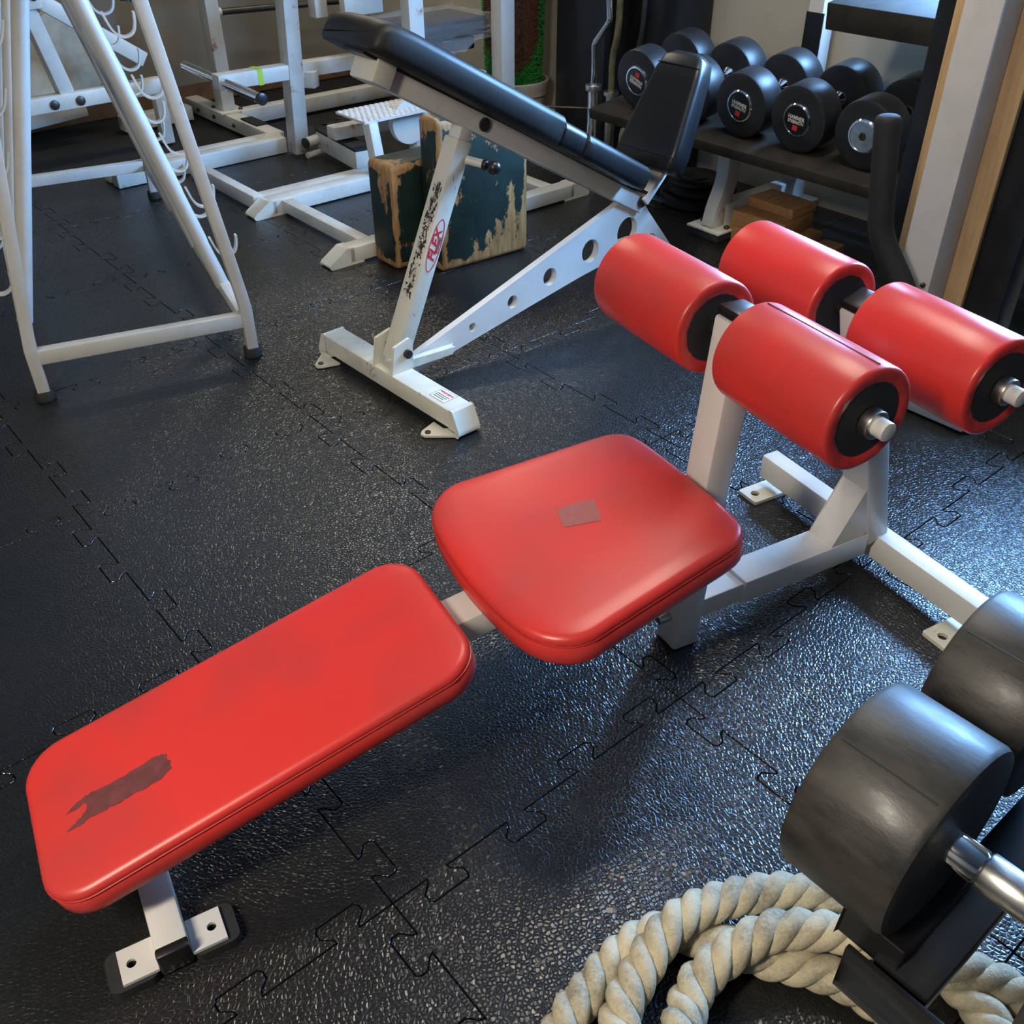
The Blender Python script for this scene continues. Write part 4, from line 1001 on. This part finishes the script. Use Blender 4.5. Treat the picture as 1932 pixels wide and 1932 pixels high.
# ================================================================== NEAR DUMBBELL RACK AND ROPE (bottom right)
UA = R(-90)   # room direction of the dumbbell axis (towards -Y)
def near_dumbbell(label, cx, cy, cz, r, head, grip):
    f = Frame(0, 0, 0); f.m = ROOM.m @ Matrix.Translation((cx, cy, cz)) @ Matrix.Rotation(UA, 4, 'Z')
    t = dumbbell(label, f, r, head, grip, None, mat='big_rubber', gr=0.020)
    t.root['group'] = 'large dumbbells on the near rack'
    return t
EX, EY, EZ = 0.376*0.769+0.711*0.6392, -0.376*0.6392+0.711*0.769, 0.575
near_dumbbell('largest scuffed black dumbbell resting over the coiled rope', EX, EY, EZ, 0.121, 0.133, 0.13)
near_dumbbell('scuffed black dumbbell behind the largest one at the right edge', EX+0.262, EY+0.006, EZ-0.008, 0.113, 0.130, 0.13)
def near_rack():
    t = Thing('dumbbell_rack', 'black steel saddle rack under the two large dumbbells', 'rack', ROOM, (EX, EY-0.25, 0))
    zt = EZ-0.121
    for y0, y1 in ((EY-0.190, EY-0.125), (EY-0.420, EY-0.360)):
        b = BM(); box(b, EX-0.080, EX+0.95, y0, y1, zt-0.050, zt-0.012); t.part('saddle_rail', b, M['black_steel'], bevel=0.003)
    b = BM(); box(b, EX-0.100, EX-0.092, EY-0.80, EY-0.100, zt-0.075, zt-0.006); box(b, EX-0.100, EX-0.060, EY-0.80, EY-0.100, zt-0.083, zt-0.075); t.part('end_angle', b, M['black_steel'], bevel=0.001)
    b = BM(); prism(b, [(EX-0.075, zt-0.030), (EX+0.075, zt-0.030), (EX+0.070, zt+0.012), (EX+0.035, zt-0.001), (EX, zt-0.005), (EX-0.035, zt-0.001), (EX-0.070, zt+0.012)], I4, EY-0.150, EY-0.075); t.part('rubber_rest', b, M['black_plastic'], bevel=0.003)
    b = BM(); beam(b, (EX-0.075, EY-0.76, zt-0.06), (EX-0.075, EY-0.76, 0.0), 0.05, 0.05, up=(1, 0, 0)); t.part('leg', b, M['black_steel'], bevel=0.003)
    b = BM(); beam(b, (EX+0.92, EY-0.28, zt-0.05), (EX+0.92, EY-0.28, 0.0), 0.05, 0.05, up=(1, 0, 0)); t.part('leg', b, M['black_steel'], bevel=0.003)
    b = BM(); beam(b, (EX-0.04, EY-0.76, zt-0.06), (EX+0.92, EY-0.76, zt-0.06), 0.05, 0.05); t.part('back_rail', b, M['black_steel'], bevel=0.003)
near_rack()
def rope():
    W0 = Frame(0, 0, 0)
    z1, z2, z3 = 0.031, 0.062, 0.090
    path = [(0.60, 0.30, z1), (0.40, 0.28, z1), (0.20, 0.36, z1), (0.08, 0.52, z1), (0.060, 0.66, z1), (0.122, 0.751, z1), (0.176, 0.805, z1), (0.225, 0.830, z1), (0.300, 0.818, z1), (0.388, 0.785, z1), (0.46, 0.766, z1), (0.523, 0.729, z1), (0.58, 0.66, z1), (0.60, 0.54, z1), (0.54, 0.42, z1+0.02), (0.42, 0.36, z2), (0.27, 0.42, z2), (0.17, 0.54, z2), (0.148, 0.67, z2), (0.178, 0.737, z2), (0.240, 0.815, z2+0.012), (0.325, 0.864, z2), (0.427, 0.886, z2-0.01), (0.503, 0.873, z2-0.015), (0.575, 0.824, z1), (0.66, 0.75, z1), (0.70, 0.63, z1), (0.66, 0.48, z1), (0.54, 0.40, z3), (0.40, 0.42, z3), (0.27, 0.52, z3), (0.225, 0.62, z3), (0.244, 0.688, z2), (0.268, 0.732, z2), (0.318, 0.770, z2+0.01), (0.389, 0.800, z3-0.005), (0.465, 0.802, z3-0.01), (0.545, 0.792, z2+0.012), (0.63, 0.77, z2), (0.72, 0.74, z1+0.01), (0.80, 0.70, z1), (0.90, 0.72, z1)]
    P = smooth_path(path, 10)
    # arc-length resample
    L = [0]
    for i in range(1, len(P)): L.append(L[-1]+(P[i]-P[i-1]).length)
    tot = L[-1]; n = int(tot/0.006); Q = []; i = 0
    for k in range(n+1):
        s = tot*k/n
        while i < len(P)-2 and L[i+1] < s: i += 1
        Q.append(P[i].lerp(P[i+1], (s-L[i])/max(1e-9, L[i+1]-L[i])))
    t = Thing('battle_rope', 'thick twisted natural fibre rope coiled on the floor under near rack', 'rope', W0, (0.4, 0.6, 0))
    base = []; ref = Vector((0, 0, 1))
    for i, p in enumerate(Q):
        d = (Q[min(i+1, n)]-Q[max(i-1, 0)]).normalized(); s = d.cross(Vector((0, 0, 1))).normalized(); u = s.cross(d)
        base.append((p, d, s, u))
    Rr, rs, pitch = 0.0155, 0.0165, 0.115
    for j in range(3):
        bm = BM(); rings = []; c = []
        for i, (p, d, s, u) in enumerate(base):
            a = 2*math.pi*(i*0.006/pitch) + 2*math.pi*j/3
            c.append(p + s*Rr*math.cos(a) + u*Rr*math.sin(a))
        sec = circ(rs, 9)
        for i in range(len(c)):
            d = (c[min(i+1, len(c)-1)]-c[max(i-1, 0)]).normalized()
            _, _, s, u = base[i]; s = (s-d*s.dot(d)).normalized(); u = s.cross(d)
            rings.append([c[i]+s*x+u*y for x, y in sec])
        rings_to_bm(bm, rings); t.part('strand', bm, M['rope'], angle=80)
rope()
